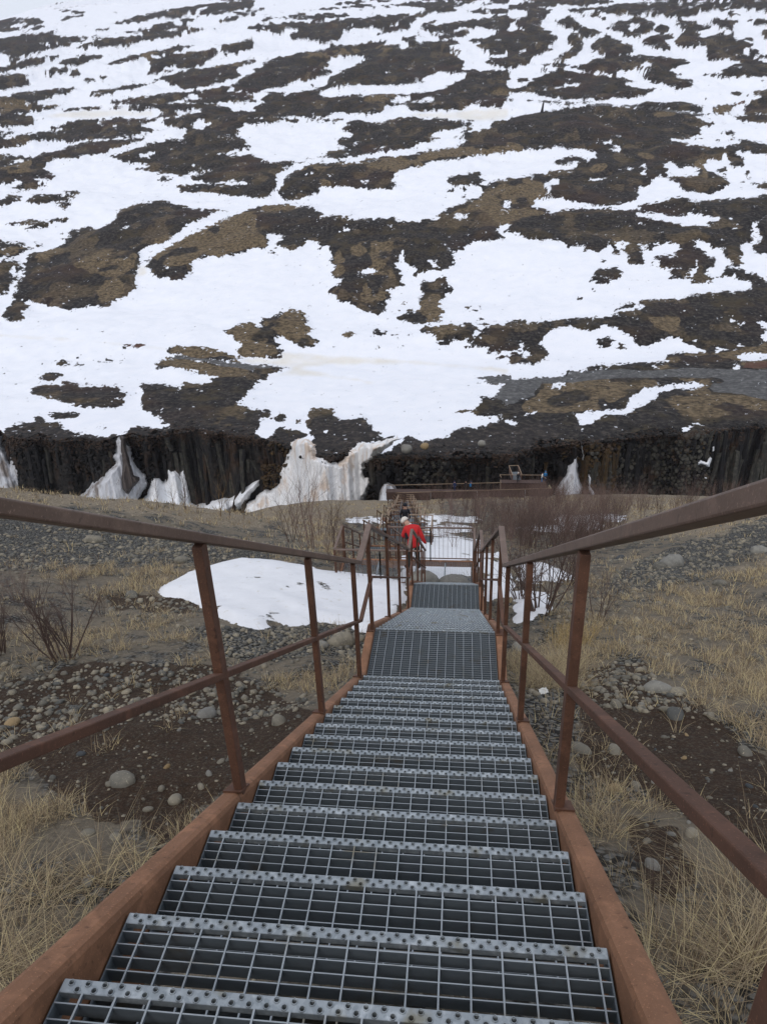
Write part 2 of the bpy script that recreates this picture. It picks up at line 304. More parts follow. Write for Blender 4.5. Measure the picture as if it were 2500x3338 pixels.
HILL="""
@0,0
S 0,0 1657,0 1657,898 0,898
H 0,205 0,140 30,125 110,110 180,105 240,70 190,110 290,130 270,150 200,160 150,185 60,205
S 60,175 90,150 190,150 130,170
H 120,210 180,185 280,165 330,170 250,190 150,210
H 0,265 0,245 150,225 300,205 420,185 350,215 420,235 560,235 680,232 620,255 500,275 400,300 330,320 150,355 60,365 0,345
S 220,285 300,275 385,255 375,275 300,283
H 490,305 530,280 700,240 900,225 1100,210 1280,205 1150,235 1050,250 900,270 820,295 650,300 560,308 500,308
H 370,130 430,105 560,95 540,110 430,130
H 190,38 260,22 330,15 400,2 460,10 430,15 340,22 250,32
H 380,65 500,62 620,68 540,80 430,78
H 740,150 860,110 1000,75 1200,40 1400,10 1657,0 1657,40 1500,75 1390,95 1290,80 1150,110 1000,115 900,140 750,155
S 1120,85 1300,50 1380,40 1250,75
H 1657,60 1657,95 1570,90 1500,75
H 900,190 1000,150 1180,120 1310,100 1250,130 1100,160 1280,170 1200,185 1000,195
H 740,210 900,200 1400,185 1300,200 1000,215
H 560,205 640,185 720,180 700,200
H 1530,185 1657,160 1657,185
H 1410,125 1460,105 1560,108 1500,135 1430,135
H 0,470 0,430 100,405 200,380 330,360 400,345 380,365 290,395 280,415 220,430 120,445
H 60,405 90,370 130,370 100,400
H 290,460 370,435 500,435 420,480 320,485
H 450,480 510,455 530,480 490,495
H 365,410 450,370 600,350 680,355 620,380 540,410 460,418
H 0,585 0,490 120,475 220,470 180,500 200,545 100,575
H 0,670 0,630 130,600 300,575 540,565 450,600 350,625 250,655 120,672
H 585,618 600,590 700,570 880,545 1000,520 1110,480 1250,460 1450,450 1530,450 1570,490 1480,515 1370,550 1250,578 1180,575 1100,545 1080,520 1000,535 900,570 780,580 730,605 640,618
H 700,420 740,385 850,360 920,340 1000,320 1150,290 1270,285 1200,320 1100,335 1000,345 950,370 870,385 780,410
T 920,355 1040,335 1060,350 950,365
H 1020,380 1090,345 1250,330 1400,310 1430,330 1380,370 1340,400 1350,420 1200,440 1100,430 1030,440 960,475 980,420 940,375
H 950,480 1000,440 1140,455 1080,470
H 1180,470 1240,450 1400,425 1657,375 1657,400 1550,430 1520,455 1300,475
T 1390,450 1450,425 1540,415 1520,440
H 1420,330 1440,290 1530,270 1657,255 1657,310 1590,325 1480,345 1500,375 1420,382 1480,350
H 520,510 600,505 615,518 540,525
H 630,490 710,490 660,515
H 660,555 720,545 730,552 690,560
H 670,660 900,630 1100,600 1290,585 1230,610 1200,640 1100,665 850,672
H 1200,655 1310,640 1250,600 1300,590 1460,555 1500,575 1470,590 1560,605 1657,610 1657,660 1350,665 1200,668
H 1500,550 1600,490 1657,455 1657,600 1530,590
T 0,680 200,668 430,680 300,710 200,722 0,705
H 0,700 200,715 180,735 0,742
H 0,745 210,745 220,815 0,820
H 230,765 290,755 300,770 240,772
H 370,740 440,742 400,755
D 450,720 900,700 1000,715 1000,760 800,755 600,775 250,760
H 390,715 480,695 600,690 600,712 400,720
H 605,690 665,685 660,708 615,710
H 690,690 800,680 820,695 740,708
H 850,690 950,670 1380,672 1470,690 1530,720 1657,720 1657,860 1400,898 1200,898 1240,850 1130,830 1060,800 1060,780 1130,765 1280,735 1335,710 1310,700 1230,715 1140,715 1160,745 1080,770 1030,740 1080,715 1010,705 900,720 830,720
S 1250,830 1260,790 1330,770 1330,790 1380,800 1330,825
H 300,830 420,800 430,785 520,775 640,780 640,815 560,825
H 650,815 670,775 760,765 870,760 960,770 1030,760 1060,780 950,800 920,820 1060,850 960,860 830,885 720,898 300,898 100,898 50,890 260,855 400,850 420,830
S 735,825 760,800 785,825 770,832
H 0,850 80,840 80,870 0,880
S 1535,898 1545,840 1600,800 1657,800 1657,898
@830,0
S 0,0 1657,0 1657,450 0,450
H 0,450 1657,450 1657,898 0,898
H 0,150 100,105 250,70 480,50 700,25 820,40 640,45 560,50 420,70 200,120 80,130
H 240,120 450,80 640,85 640,100 500,115 330,130
S 60,90 400,60 500,60 380,75 130,115
H 0,85 70,50 0,50
H 480,20 640,5 900,0 700,15 560,25
H 820,40 1000,10 1657,0 1657,25 1500,30 1300,45 1330,75 1050,85 900,75 830,80 800,85 1150,60 1000,35
S 900,90 1000,55 1080,60 1000,95
S 1310,55 1400,20 1510,15 1600,10 1600,45 1400,60
H 1440,25 1657,5 1657,20 1520,33
H 1290,75 1480,55 1657,50 1657,80 1450,85
H 0,195 0,155 200,145 420,135 600,120 780,100 900,90 1130,90 1060,125 1000,145 1020,170 1000,185 890,205 770,235 750,230 850,195 770,175 650,180 620,200 560,190 580,215 560,250 420,280 360,270 400,255 330,250 220,240 240,215 120,215 40,190
S 200,200 300,190 290,205 220,210
S 830,175 900,150 940,155 880,175
S 610,170 660,152 600,165
H 1060,170 1080,145 1200,128 1140,160 1657,85 1657,190 1560,190 1480,170 1330,180 1290,200 1100,200 1000,235 1100,215 1050,210 1150,185
H 950,245 1000,235 1100,215 1350,205 1440,215 1350,245 1200,255 1340,265 1260,300 1400,325 1330,330 1260,340 1360,395 1330,480 1160,445 1150,470 1060,495 1110,520 940,548 720,545 640,550 570,560 500,555 480,525 600,490 550,460 600,440 720,380 700,360 600,370 480,440 400,440 350,460 280,500 230,520 0,590 0,450 60,430 30,405 100,380 300,340 500,300 700,275 880,260 850,285 1020,285 960,260
S 1030,240 1110,215 1200,230 1180,262 1060,265
S 470,405 490,375 680,350 620,400 510,440 550,455 560,490 490,490 500,450
S 725,325 760,305 780,315
S 925,310 1010,290 960,320
T 310,355 480,330 700,300 950,295 820,310 500,350
S 845,475 880,455 885,470
H 1180,550 1250,525 1370,515 1330,540
H 1300,600 1290,570 1380,545 1460,520 1470,480 1540,440 1657,460 1657,480 1570,540 1570,580 1580,610 1657,630 1400,650
S 1440,460 1540,420 1657,440 1620,455 1560,450
H 1390,260 1500,240 1657,195 1657,320 1620,355 1480,355 1470,335 1540,330 1430,305 1480,270 1400,275
H 1490,400 1530,370 1657,370 1657,440 1600,440 1560,420
H 1370,385 1400,380 1390,400
S 0,690 60,660 200,620 280,590 380,580 480,545 480,500 520,490 480,470 400,510 260,530 230,545 120,570 50,590 0,600
H 35,650 90,600 200,600 180,640 90,665
H 130,555 200,545 190,565
H 360,545 400,545 385,560
H 280,600 350,590 450,580 400,610 470,625 700,615 850,625 880,665 500,670 260,675
S 400,610 480,570 680,545 720,550 940,548 1100,530 1110,500 1180,470 1370,480 1360,510 1230,570 1150,590 1000,605 700,615 500,620
T 660,625 900,620 880,640 720,640
S 870,650 950,620 1050,630 1190,625 1150,655 900,670
H 970,625 1100,610 1120,630 1050,655
H 1170,635 1250,600 1450,610 1657,605 1657,660 1400,655 1150,655
T 1400,605 1600,600 1650,615 1450,615
H 0,710 150,680 500,665 820,670 850,715 700,740 430,755 350,745 150,745 0,750
S 0,790 0,760 300,750 430,755 560,725 620,735 840,735 840,685 970,680 990,705 1180,715 1380,700 1420,660 1400,650 1657,655 1657,770 1550,790 1540,830 1250,898 1120,898 1180,860 1400,810 1440,780 1100,765 1000,755 940,755 800,805 700,780 600,790 570,840 640,860 640,898 0,898
D 900,760 1000,740 1657,700 1657,765 1560,785 1450,780 1200,770 1000,750
S 830,10 835,10 835,12
H 0,800 0,770 160,760 270,775 290,795 160,790
H 330,765 590,770 560,790 340,785
H 980,680 1120,660 1350,665 1390,680 1350,720 1080,718 990,710
H 1420,660 1630,650 1620,705 1440,690
H 1340,860 1380,825 1430,820 1370,865
@1670,0
S 0,0 1657,0 1657,898 0,898
H 0,25 160,0 700,0 500,25 300,30 120,40 0,60
H 340,60 600,30 700,15 1100,5 1657,0 1657,75 1570,50 1400,55 1290,65 1220,60 1190,110 1000,105 950,80 850,100 700,95 520,60 440,80 430,65
H 440,105 500,90 620,100 600,135 540,105
H 0,40 200,40 270,60 220,95 210,120 180,160 230,200 300,230 270,270 200,340 150,360 80,430 0,435 0,205 80,185 30,170 0,130 30,115 110,100 80,60 0,60
S 30,335 80,318 100,328 50,342
H 250,150 350,115 370,105 440,140 430,155 340,158
H 330,165 460,160 590,210 520,230 460,240 420,190
H 350,265 380,205 440,210 440,265 475,290 460,320 390,380 280,400 250,385 360,330 390,295
H 440,225 480,225 470,265 440,260
H 220,320 260,320 250,345 215,345
H 500,320 550,250 620,220 660,250 720,280 780,290 780,330 830,340 600,360
H 610,180 700,140 840,110 930,140 930,170 880,215 780,235 700,215 640,190
S 745,190 770,150 840,155 820,175 770,200
H 920,190 960,140 1030,170 1010,215 940,205
H 830,265 900,225 1050,215 1050,240 990,260 1040,320 980,330 890,290
H 1050,160 1100,135 1180,135 1240,160 1310,180 1200,200 1250,240 1440,215 1430,240 1520,260 1570,290 1500,330 1530,370 1657,410 1657,490 1500,495 1350,460 1450,420 1520,400 1380,385 1270,400 1270,320 1250,290 1100,310 1050,270 1090,230 1130,190
H 1285,130 1330,95 1360,120 1470,135 1430,180 1380,180 1310,155
H 1240,95 1280,90 1270,108
H 1380,90 1420,65 1490,80 1480,95
H 1520,130 1600,115 1657,120 1657,170 1580,150
H 1620,200 1657,180 1657,245 1630,235
H 1490,240 1570,250 1580,275 1540,265
H 1540,320 1590,310 1600,340 1657,360 1657,380 1600,370 1550,345
H 1220,490 1300,465 1400,470 1600,490 1400,500
H 385,435 480,400 600,370 750,355 900,355 1050,370 1160,405 1080,440 1010,465 1110,480 1060,500 1200,525 1160,570 1090,575 1000,545 900,530 840,490 900,460 800,450 700,460 680,480 560,470 480,455
S 830,425 870,405 910,420 880,435
H 190,405 230,400 240,425 200,420
H 245,410 320,400 390,415 330,435 265,430
H 190,440 235,435 230,458 200,455
H 290,445 340,440 330,460 300,460
H 30,525 80,495 145,490 100,510 60,530
H 0,575 100,550 90,530 250,465 350,455 450,470 620,485 740,505 780,520 740,540 780,570 980,575 880,605 820,635 740,640 650,630 640,645 400,640 200,625 130,610 0,600
S 160,580 300,565 340,545 430,545 440,560 330,568 200,585
G 0,645 200,655 540,685 780,690 1100,740 1657,745 1657,738 1250,735 1100,720 900,695 760,680 600,672 250,650 0,640
H 240,665 420,680 340,685 240,680
H 780,680 900,660 1050,660 1240,680 1250,725 1100,715 950,700
H 1220,635 1270,628 1250,640
H 1415,600 1500,590 1520,610 1460,615
R 1430,670 1500,645 1510,670 1440,680
T 1290,695 1400,675 1450,690 1420,720 1310,730
H 1657,580 1560,600 1580,615 1620,620 1545,660 1500,710 1520,735 1657,735
H 1520,615 1580,620 1570,635
H 1580,530 1657,505 1657,520
H 1430,755 1657,750 1657,795 1500,785
H 0,760 180,725 350,700 530,685 800,700 1000,720 1200,750 1220,780 1340,800 1220,830 1240,870 1130,898 0,898
T 920,745 1040,735 1050,750 950,760
S 530,752 585,750 585,762
S 625,885 710,878 700,895
H 1280,780 1320,775 1310,790
H 1350,860 1420,850 1450,875 1400,880
@0,450
S 0,0 1657,0 1657,898 0,898
H 0,0 650,0 480,20 200,15 120,50 0,70
H 0,105 220,120 300,90 480,50 560,20 960,0 900,30 700,70 700,100 600,100 490,135 340,130 290,190 300,210 390,235 330,265 220,265 240,285 320,290 260,315 180,335 80,335 140,290 120,265 0,245
T 0,200 120,130 200,160 150,220 50,240
D 0,190 60,170 120,130 230,125 130,150
H 0,235 60,240 110,270 60,300 0,300
H 415,350 510,340 530,355 440,368
H 170,400 210,370 400,365 510,382 440,405 300,415 200,425
H 0,400 60,365 160,380 90,420 0,440
H 340,440 460,420 460,440 400,458
H 20,560 160,525 280,540 430,505 480,520 350,555 230,590 140,605 230,560 60,565
H 380,620 430,605 400,622
H 0,640 20,680 180,685 90,710 0,720
H 220,700 250,675 280,690 250,705
T 0,725 100,705 240,705 180,730 80,770 0,780
H 0,800 130,795 140,860 100,898 0,898
S 60,898 70,830 120,850 100,898
H 690,120 900,70 1000,30 1150,0 1657,0 1657,60 1400,100 1310,95 1500,110 1657,95 1657,180 1330,210 1180,270 1150,250 1180,240 1000,225 880,200 1000,190 920,160 790,150 770,120
S 890,110 980,90 1050,90 960,115 990,140 900,120
S 1210,180 1270,170 1270,185 1230,190
S 1130,280 1180,240 1260,220 1430,192 1380,210 1290,230 1240,265
H 1000,265 1060,250 1140,265 1120,285 1060,280
H 1240,240 1420,200 1657,175 1657,290 1500,270 1380,290 1260,265
H 1150,315 1350,290 1520,300 1657,300 1657,385 1500,375 1380,355 1250,360 1180,335
S 1240,335 1270,320 1260,345
H 170,780 230,745 400,700 420,650 490,600 600,575 640,590 740,530 760,480 870,430 990,405 1110,405 1130,430 1250,450 1460,465 1350,510 1220,560 1190,595 1100,650 980,700 900,740 920,830 880,898 150,898
S 765,595 820,570 870,560 820,585
T 230,745 370,705 400,730 340,760 240,765
T 480,820 640,750 900,740 890,840 780,898 600,898
T 1020,660 1160,610 1100,660 1010,690
T 1657,455 1560,475 1420,545 1270,610 1150,680 1030,740 960,790 1080,840 1230,850 1250,780 1340,755 1430,770 1657,720
H 950,800 1000,790 1080,850 1200,830 1180,790 1240,800 1250,840 1200,898 1000,898 950,850
H 1180,800 1230,790 1260,770 1330,740 1310,780
H 1360,575 1420,565 1420,610 1360,605
H 1520,560 1630,535 1640,560 1560,580
H 1290,630 1325,630 1310,645
H 1220,672 1250,672 1235,680
H 1570,650 1615,640 1610,660
H 1500,750 1530,735 1530,765
H 1657,480 1640,495 1657,530
D 880,898 900,830 960,830 950,898
S 1570,0 1657,0 1657,75 1625,55 1600,25
@830,450
H 0,0 1657,0 1657,898 0,898
S 0,0 550,0 530,40 600,50 500,90 400,120 300,150 100,150 0,130
S 700,75 870,40 830,60 770,70
S 620,40 680,15 660,40
S 580,100 630,80 625,100
S 1010,45 1230,0 1400,0 1300,60 1150,80 1000,105 600,160 380,165 300,195 220,230 210,300 160,320 165,400 300,395 400,340 500,320 620,315 740,330 880,330 920,290 900,230 1040,190 1150,155 1380,125 1657,85 1657,270 1540,280 1500,330 1460,380 1350,410 1290,450 1200,480 1190,525 1100,520 1080,545 940,540 900,520 680,530 620,515 500,505 400,520 440,490 380,440 250,430 120,430 0,445 0,385 100,390 140,330 140,240 260,165 400,130 600,130 830,95 1060,55
T 300,210 330,180 500,170 700,150 1000,110 1250,75 1657,50 1657,90 1380,120 1150,150 1040,185 900,220 860,190 700,180 500,220
H 170,340 220,240 350,200 400,190 450,220 600,190 740,170 880,190 910,230 870,265 760,280 740,300 680,310 500,300 420,330 400,370 300,390 250,405 170,400
S 775,200 800,185 790,205
S 330,240 370,215 370,235
S 475,240 500,230 495,245
S 670,280 760,270 740,290 690,290
T 400,200 470,230 500,300 440,330 400,280
H 770,310 880,295 880,325 780,325
H 930,312 958,312 950,322
H 1250,265 1290,240 1370,230 1450,220 1470,250 1510,270 1490,305 1430,310 1320,305 1260,290
H 1240,335 1310,320 1310,340 1260,345
H 1340,330 1370,322 1375,345
H 1340,370 1400,365 1385,385
H 1460,320 1500,310 1500,335
H 1550,285 1657,265 1657,300 1590,305
H 1270,428 1320,422 1310,435
T 1300,470 1480,380 1657,300 1657,560 1580,540 1530,470 1440,440 1340,465
H 1450,410 1550,430 1540,450 1430,430
H 1500,380 1590,360 1600,380
S 1240,495 1280,485 1270,500
S 1290,510 1330,480 1400,490 1400,525 1330,525
S 870,565 910,550 900,575
S 540,610 600,560 620,600
S 1620,405 1657,405 1657,480 1640,490
S 1657,560 1600,560 1560,600 1600,640 1657,650
H 1590,615 1640,600 1640,620
T 0,450 250,430 310,440 200,450 0,475
T 600,760 640,700 700,680 730,750 680,780
T 520,800 530,740 560,730 590,800 560,898 510,898
T 750,690 880,680 900,760 930,820 900,898 760,898
T 1070,640 1110,660 1100,700 1080,700
T 0,620 80,640 70,715 0,710
S 0,710 70,720 90,650 70,605 190,640 130,690 240,720 340,690 350,655 430,665 400,700 420,720 480,700 510,770 480,800 520,830 490,870 510,898 0,898
H 70,745 100,730 140,745 110,760
H 410,720 440,720 430,735
T 90,700 160,710 120,718
S 650,865 780,850 790,880 700,890
S 915,830 960,720 990,780 980,820 1040,850 1040,898 970,898
S 1110,790 1190,800 1180,840 1120,800
S 1040,898 1080,880 1180,850 1220,870 1310,820 1280,730 1350,730 1420,660 1560,660 1657,650 1657,898
H 1250,640 1250,640 1251,641
S 1255,640 1300,630 1260,650
S 1100,855 1180,850 1190,870 1120,870
@1670,450
H 0,0 1657,0 1657,898 0,898
T 0,40 150,35 320,55 300,65 0,75
S 0,75 200,65 330,60 430,75 570,90 550,130 450,150 400,205 340,200 200,230 0,260
H 250,155 400,110 480,120 450,150 330,170
S 520,30 660,5 640,25
S 640,55 700,45 700,85 660,90
T 820,110 960,95 950,130 830,140
S 1010,0 1100,0 1500,10 1480,45 1300,50 1180,45 1050,15
S 1500,0 1657,0 1657,40 1560,20
S 1460,80 1540,85 1657,105 1657,290 1560,310 1657,340 1657,365 1500,390 1180,415 1150,385 1060,385 1000,405 830,430 840,460 790,470 560,460 330,460 240,495 240,470 130,440 130,400 200,385 330,390 400,420 540,435 680,440 800,400 830,380 820,315 900,300 950,235 1000,255 1090,300 1100,330 1180,345 1300,355 1410,300 1390,250 1300,230 1250,180 1250,130 1340,140 1380,110 1410,150 1500,200 1520,180
H 1420,165 1500,160 1470,200 1430,190
H 1310,210 1390,180 1390,230 1340,230
H 1515,215 1550,210 1555,260 1520,255
H 1475,285 1520,280 1500,295
H 1470,315 1500,312 1490,325
H 1550,285 1600,285 1620,310 1570,305
S 1000,240 1020,130 1060,160 1080,190 1180,180 1230,200 1210,240
S 740,185 790,190 780,215 750,205
S 800,185 880,170 870,190
S 860,205 885,205 880,260 860,250
S 510,265 615,255 600,275 540,285
S 425,270 455,275 440,285
S 680,205 715,203 710,212
S 220,360 225,300 260,265 290,260 290,300 240,330
T 0,330 100,270 220,290 210,350 130,395 130,440 235,470 230,495 100,520 0,530
T 1200,160 1240,140 1290,240 1250,240
T 500,200 560,150 640,150 600,200
S 800,495 870,480 980,500 1060,510 1140,505 1150,475 1220,490 1340,510 1330,530 1280,545 1280,580 1150,570 1050,550 980,540 920,525
S 1170,450 1240,445 1230,460
S 810,550 860,545 850,560
S 1410,530 1450,510 1460,540 1430,545
S 1420,595 1470,570 1480,590
S 1657,300 1657,300 1657,301
S 1550,545 1630,505 1640,515 1590,540 1610,580 1590,610 1620,650 1590,680 1550,720 1600,760 1657,760 1657,898 1560,898 1540,870 1400,830 1400,810 1490,820 1490,690 1560,670
S 630,640 700,630 690,640
S 0,620 30,600 60,650 180,660 330,670 370,710 480,680 480,720 560,760 620,680 650,700 690,680 760,680 720,720 760,770 770,830 850,820 830,680 900,690 1060,680 1110,720 1060,760 960,790 950,840 1180,850 1200,800 1280,800 1270,750 1200,710 1170,660 1240,650 1300,720 1380,700 1370,740 1400,780 1390,898 0,898
H 450,710 480,695 520,710 510,730 460,725
H 420,740 470,735 470,748
H 525,690 600,685 610,715 540,715
H 535,740 590,725 580,755 550,755
H 645,700 690,700 700,765 670,760
H 725,700 790,705 800,730 740,730
H 750,750 820,740 850,790 870,830 790,830 760,790
H 870,820 930,815 910,838
H 855,710 890,690 940,705 890,730
H 920,800 930,770 1030,760 980,785
H 1080,690 1110,680 1190,710 1170,765 1110,745
H 1060,740 1090,735 1080,755
H 1180,880 1210,810 1280,775 1330,775 1340,820 1250,860 1250,898 1190,898
H 1010,870 1060,850 1140,850 1160,880 1060,898 1020,890
H 500,890 570,850 690,840 720,870 700,898
H 410,805 440,800 430,812
H 570,793 600,790 595,802
H 1380,870 1420,835 1490,845 1460,870 1580,880 1570,898 1370,898
T 650,660 700,660 690,690
@0,900
S 0,0 1657,0 1657,898 0,898
H 0,0 120,0 50,60 40,125 0,125
H 100,65 130,0 880,0 890,80 830,120 760,155 720,200 600,190 500,220 430,228 400,200 340,195 290,180 200,160 90,155 80,110 130,80
S 455,90 465,78 485,82 465,95
S 475,145 480,128 492,132
T 640,120 680,40 780,20 790,90 720,150 650,160
H 10,260 40,205 90,170 150,165 200,205 150,230 170,270 140,290 40,290
T 1000,0 1200,0 1190,10
H 1090,0 1200,5 1180,22 1110,15
D 0,380 400,400 760,430 1000,460 1657,540 1657,575 1300,520 1000,475 600,430 0,395
H 770,450 880,455 780,465
R 810,438 940,440 975,458 890,467 800,455
T 1080,475 1160,450 1280,458 1420,480 1600,545 1540,550 1350,525 1170,505 1100,490
H 1085,480 1170,505 1350,525 1560,550 1400,538 1180,515 1110,497
T 1455,360 1540,320 1657,305 1657,525 1580,525 1530,480 1570,440 1520,400
G 1070,535 1160,515 1400,545 1657,575 1657,620 1540,600 1300,555
H 1000,590 1040,545 1110,535 1300,565 1500,590 1657,620 1657,720 1560,780 1600,800 1540,830 1657,850 1657,898 940,898 910,870 930,770 915,740 920,705 1060,705 1170,735 1200,700 1360,695 1360,675 1430,655 1300,635 1300,620 1200,605 1120,590 1060,605 1010,610
T 1060,545 1250,560 1500,590 1600,620 1560,655 1440,655 1320,630 1200,590 1100,575
H 340,580 390,545 440,545 430,580 390,592
H 430,575 545,565 540,580 470,588
H 240,570 285,560 280,585
H 470,530 520,528 510,540
H 620,550 690,535 740,540 700,555 640,560
H 780,540 820,535 815,552
H 245,665 300,630 390,630 400,655 340,680 260,680
H 515,660 550,650 560,670
H 540,695 600,692 590,706
H 185,740 250,705 350,710 440,675 520,700 530,715 700,708 790,720 780,745 840,760 800,810 800,835 730,860 640,850 500,845 430,830 390,805 280,790 260,770 200,765
S 740,790 790,780 775,802
H 310,890 370,880 380,895
H 390,885 460,875 530,880 520,898 400,898
@830,900
S 0,0 1657,0 1657,898 0,898
H 515,0 960,0 940,40 980,65 860,90 890,145 840,180 850,235 790,243 700,215 640,185 630,165 560,165 525,130 530,115 475,105 480,65 550,55 570,20
T 690,100 720,40 760,50 740,110 850,110 850,160 740,160 700,140
S 700,130 735,115 735,128
H 920,60 975,55 980,75
H 980,25 1005,20 1000,38
H 950,150 1015,150 1010,165 965,162
H 965,175 1005,175 985,192
H 920,218 970,210 970,225
H 950,115 970,115 965,130
H 880,228 905,225 905,240
H 930,285 960,240 1000,235 1010,210 1040,215 1030,255 1060,240 1090,210 1070,150 1120,115 1070,65 1090,30 1140,45 1200,10 1260,0 1240,30 1265,60 1300,75 1290,110 1230,115 1220,150 1210,200 1240,225 1220,270 1210,295 1150,305 1080,318 1000,310
T 1080,230 1100,160 1150,110 1215,110 1210,200 1240,225 1210,290 1140,300 1130,260
H 1360,200 1390,185 1400,205 1375,215
H 1395,215 1460,225 1440,235 1400,230
H 1440,190 1475,190 1470,205
H 1070,345 1120,325 1200,325 1270,310 1340,325 1370,300 1420,305 1450,360 1400,410 1200,410 1180,380 1110,375
T 1180,340 1240,310 1310,320 1290,345 1210,360
H 1150,395 1195,395 1190,412
H 1175,440 1200,425 1290,415 1270,460 1200,458
H 875,275 900,275 890,285
T 560,380 610,362 660,370 640,393 600,395
H 735,360 800,345 860,350 850,375 780,380
H 745,390 780,388 775,402
H 895,378 925,375 920,385
H 995,385 1030,382 1030,398
H 915,398 945,395 935,408
H 730,450 790,450 840,460 790,462
H 460,468 510,462 570,468
H 1365,455 1400,447 1430,465 1390,475
H 1395,430 1400,400 1460,395 1480,340 1560,310 1657,320 1657,480 1560,490 1520,505 1500,490 1540,470 1410,445
H 1570,525 1657,505 1657,530 1590,535
H 1455,310 1500,300 1540,310 1490,325
H 1520,290 1560,285 1550,300
H 1460,280 1490,280 1480,292
D 0,480 300,500 500,515 1000,550 1500,590 1657,600 1657,640 1400,600 1000,570 500,580 300,600 600,660 800,690 1050,770 1000,770 700,690 400,650 200,640 100,660 250,600 0,570
T 30,300 60,270 170,240 230,220 330,235 350,280 340,320 390,345 350,380 405,410 400,455 300,465 200,400 140,365 100,350
T 0,320 90,345 140,365 140,440 190,490 160,515 60,530 0,520
H 50,535 190,520 180,530 100,545
H 0,575 130,580 270,595 170,610 100,640 30,680 0,695
G 0,570 90,575 200,590 60,600 0,590
H 370,860 420,850 520,860 530,898 350,898
H 0,870 80,868 130,898 0,898
H 1175,855 1205,848 1205,862
H 140,885 180,880 210,898 140,898
G 1430,665 1540,655 1657,640 1657,830 1600,820 1580,780 1600,740 1550,700 1500,680
H 1450,820 1500,780 1560,785 1600,800 1657,860 1657,898 1310,898 1350,880 1430,870 1440,845 1480,830
D 1150,898 1250,840 1400,800 1450,830 1430,870 1300,898
@1670,900
H 0,0 1657,0 1657,898 0,898
S 0,0 510,0 540,50 570,50 700,20 710,0 1020,0 1010,20 1200,10 1150,40 1300,40 1310,10 1450,0 1480,25 1550,30 1540,60 1560,80 1450,95 1430,110 1380,80 1330,105 1200,105 1080,150 970,150 880,150 830,160 700,185 650,215 610,240 700,225 700,240 580,275 520,270 390,265 300,290 200,285 110,300 90,285 0,290
H 500,75 535,75 530,95 510,95
H 410,125 470,140 470,155 430,150
H 745,48 768,60 760,68
H 640,28 665,28 655,38
H 800,10 805,10 805,12
S 1600,0 1657,0 1657,40
S 150,435 190,410 240,345 380,320 410,340 500,360 590,345 560,310 600,300 610,340 690,340 740,385 790,400 800,440 860,455 960,430 1020,385 1110,405 1130,440 1230,465 1300,490 1160,500 1080,500 1000,525 1010,550 900,550 650,570 500,575 480,605 350,620 340,645 180,660 0,670 0,570 110,580 200,550 240,495 200,460
S 600,230 700,225 830,215 860,180 780,195 700,210
H 545,430 560,405 640,400 680,405 640,425 645,455 600,475 560,450
H 670,460 700,435 760,465 700,480
S 40,480 50,440 95,435 70,470
S 0,490 110,490 100,530 0,500
S 1155,260 1175,255 1170,272
S 1405,270 1440,260 1450,300 1425,305
S 1465,315 1490,298 1510,325
S 1595,295 1657,295 1657,340 1610,330
S 1620,420 1640,350 1657,350 1657,420
S 1160,420 1190,410 1210,430 1180,428
S 1310,470 1340,465 1470,475 1320,488
S 1440,455 1470,430 1500,455
T 1360,220 1430,215 1420,250 1370,250
T 880,270 1000,230 1100,250 1050,350 950,340
T 900,620 1200,500 1350,520 1480,560 1657,590 1657,450 1500,460 1480,480 1200,500 1000,560
S 1450,530 1500,500 1657,505 1657,540 1520,552
R 1500,560 1657,550 1657,590 1500,590
S 1440,600 1450,575 1490,580 1485,602
S 895,605 930,570 990,600 930,600
S 510,600 620,598 600,610
G 0,670 180,660 350,645 360,620 600,608 900,610 1100,600 1657,605 1657,810 1500,775 1310,750 1290,720 1400,685 1300,660 1000,655 700,665 400,690 220,700 130,780 0,830
G 0,830 100,898 0,898
H 150,720 170,690 200,720 170,730
T 70,860 160,760 220,700 400,690 640,665 1000,655 1290,670 1270,710 1240,730 1280,760 1600,800 1657,820 1657,870 1400,830 1200,860 1100,870 800,898 100,898
H 200,850 260,770 360,760 540,720 520,800 400,850 300,880
H 560,800 640,665 660,665 640,720 590,800 590,850 565,830
H 640,840 780,780 760,850 640,870
S 240,720 270,700 350,700 360,715 270,735
S 595,840 650,828 600,858
S 895,715 965,708 950,724
S 1095,690 1135,685 1120,697
H 1080,712 1170,690 1180,708 1110,718
S 430,890 640,870 740,860 780,820 790,770 850,735 1020,710 1060,718 1180,700 1180,685 1240,690 1265,712 1200,730 1060,740 960,765 900,820 830,850 740,898 430,898
@0,1250
S 0,0 1657,0 1657,898 0,898
H 185,45 250,8 350,12 440,0 520,5 530,18 700,10 790,22 780,45 840,60 800,110 800,135 730,160 640,150 500,145 430,130 390,105 280,90 260,70 200,65
S 740,90 790,80 775,102
H 1657,0 1657,0 1200,0 1180,30 1060,5 920,5 915,40 935,75 915,150 940,185 1000,205 1060,215 1060,250 1100,270 1060,290 1000,300 940,275 840,290 800,330 700,350 660,355 600,335 500,340 430,325 380,300 300,260 200,260 100,262 30,300 20,330 0,310 0,898 1657,898
S 1030,165 1050,170 1045,190
S 1060,262 1105,252 1100,270 1075,272
H 205,240 240,210 300,235 290,255 220,258
H 315,190 370,185 400,200 440,180 500,180 530,185 490,215 390,240 330,220
H 650,285 690,280 700,300 660,305
H 100,200 130,195 125,205
H 300,265 400,265 420,300 530,315 520,335 300,340
S 1540,130 1600,70 1657,30 1657,180 1600,150
@830,1250
S 0,0 1657,0 1657,450 0,450
H 0,170 80,170 120,200 100,225 60,215 10,300 0,310
H 125,230 150,185 210,190 200,230 160,245
H 260,250 280,220 300,240 290,265
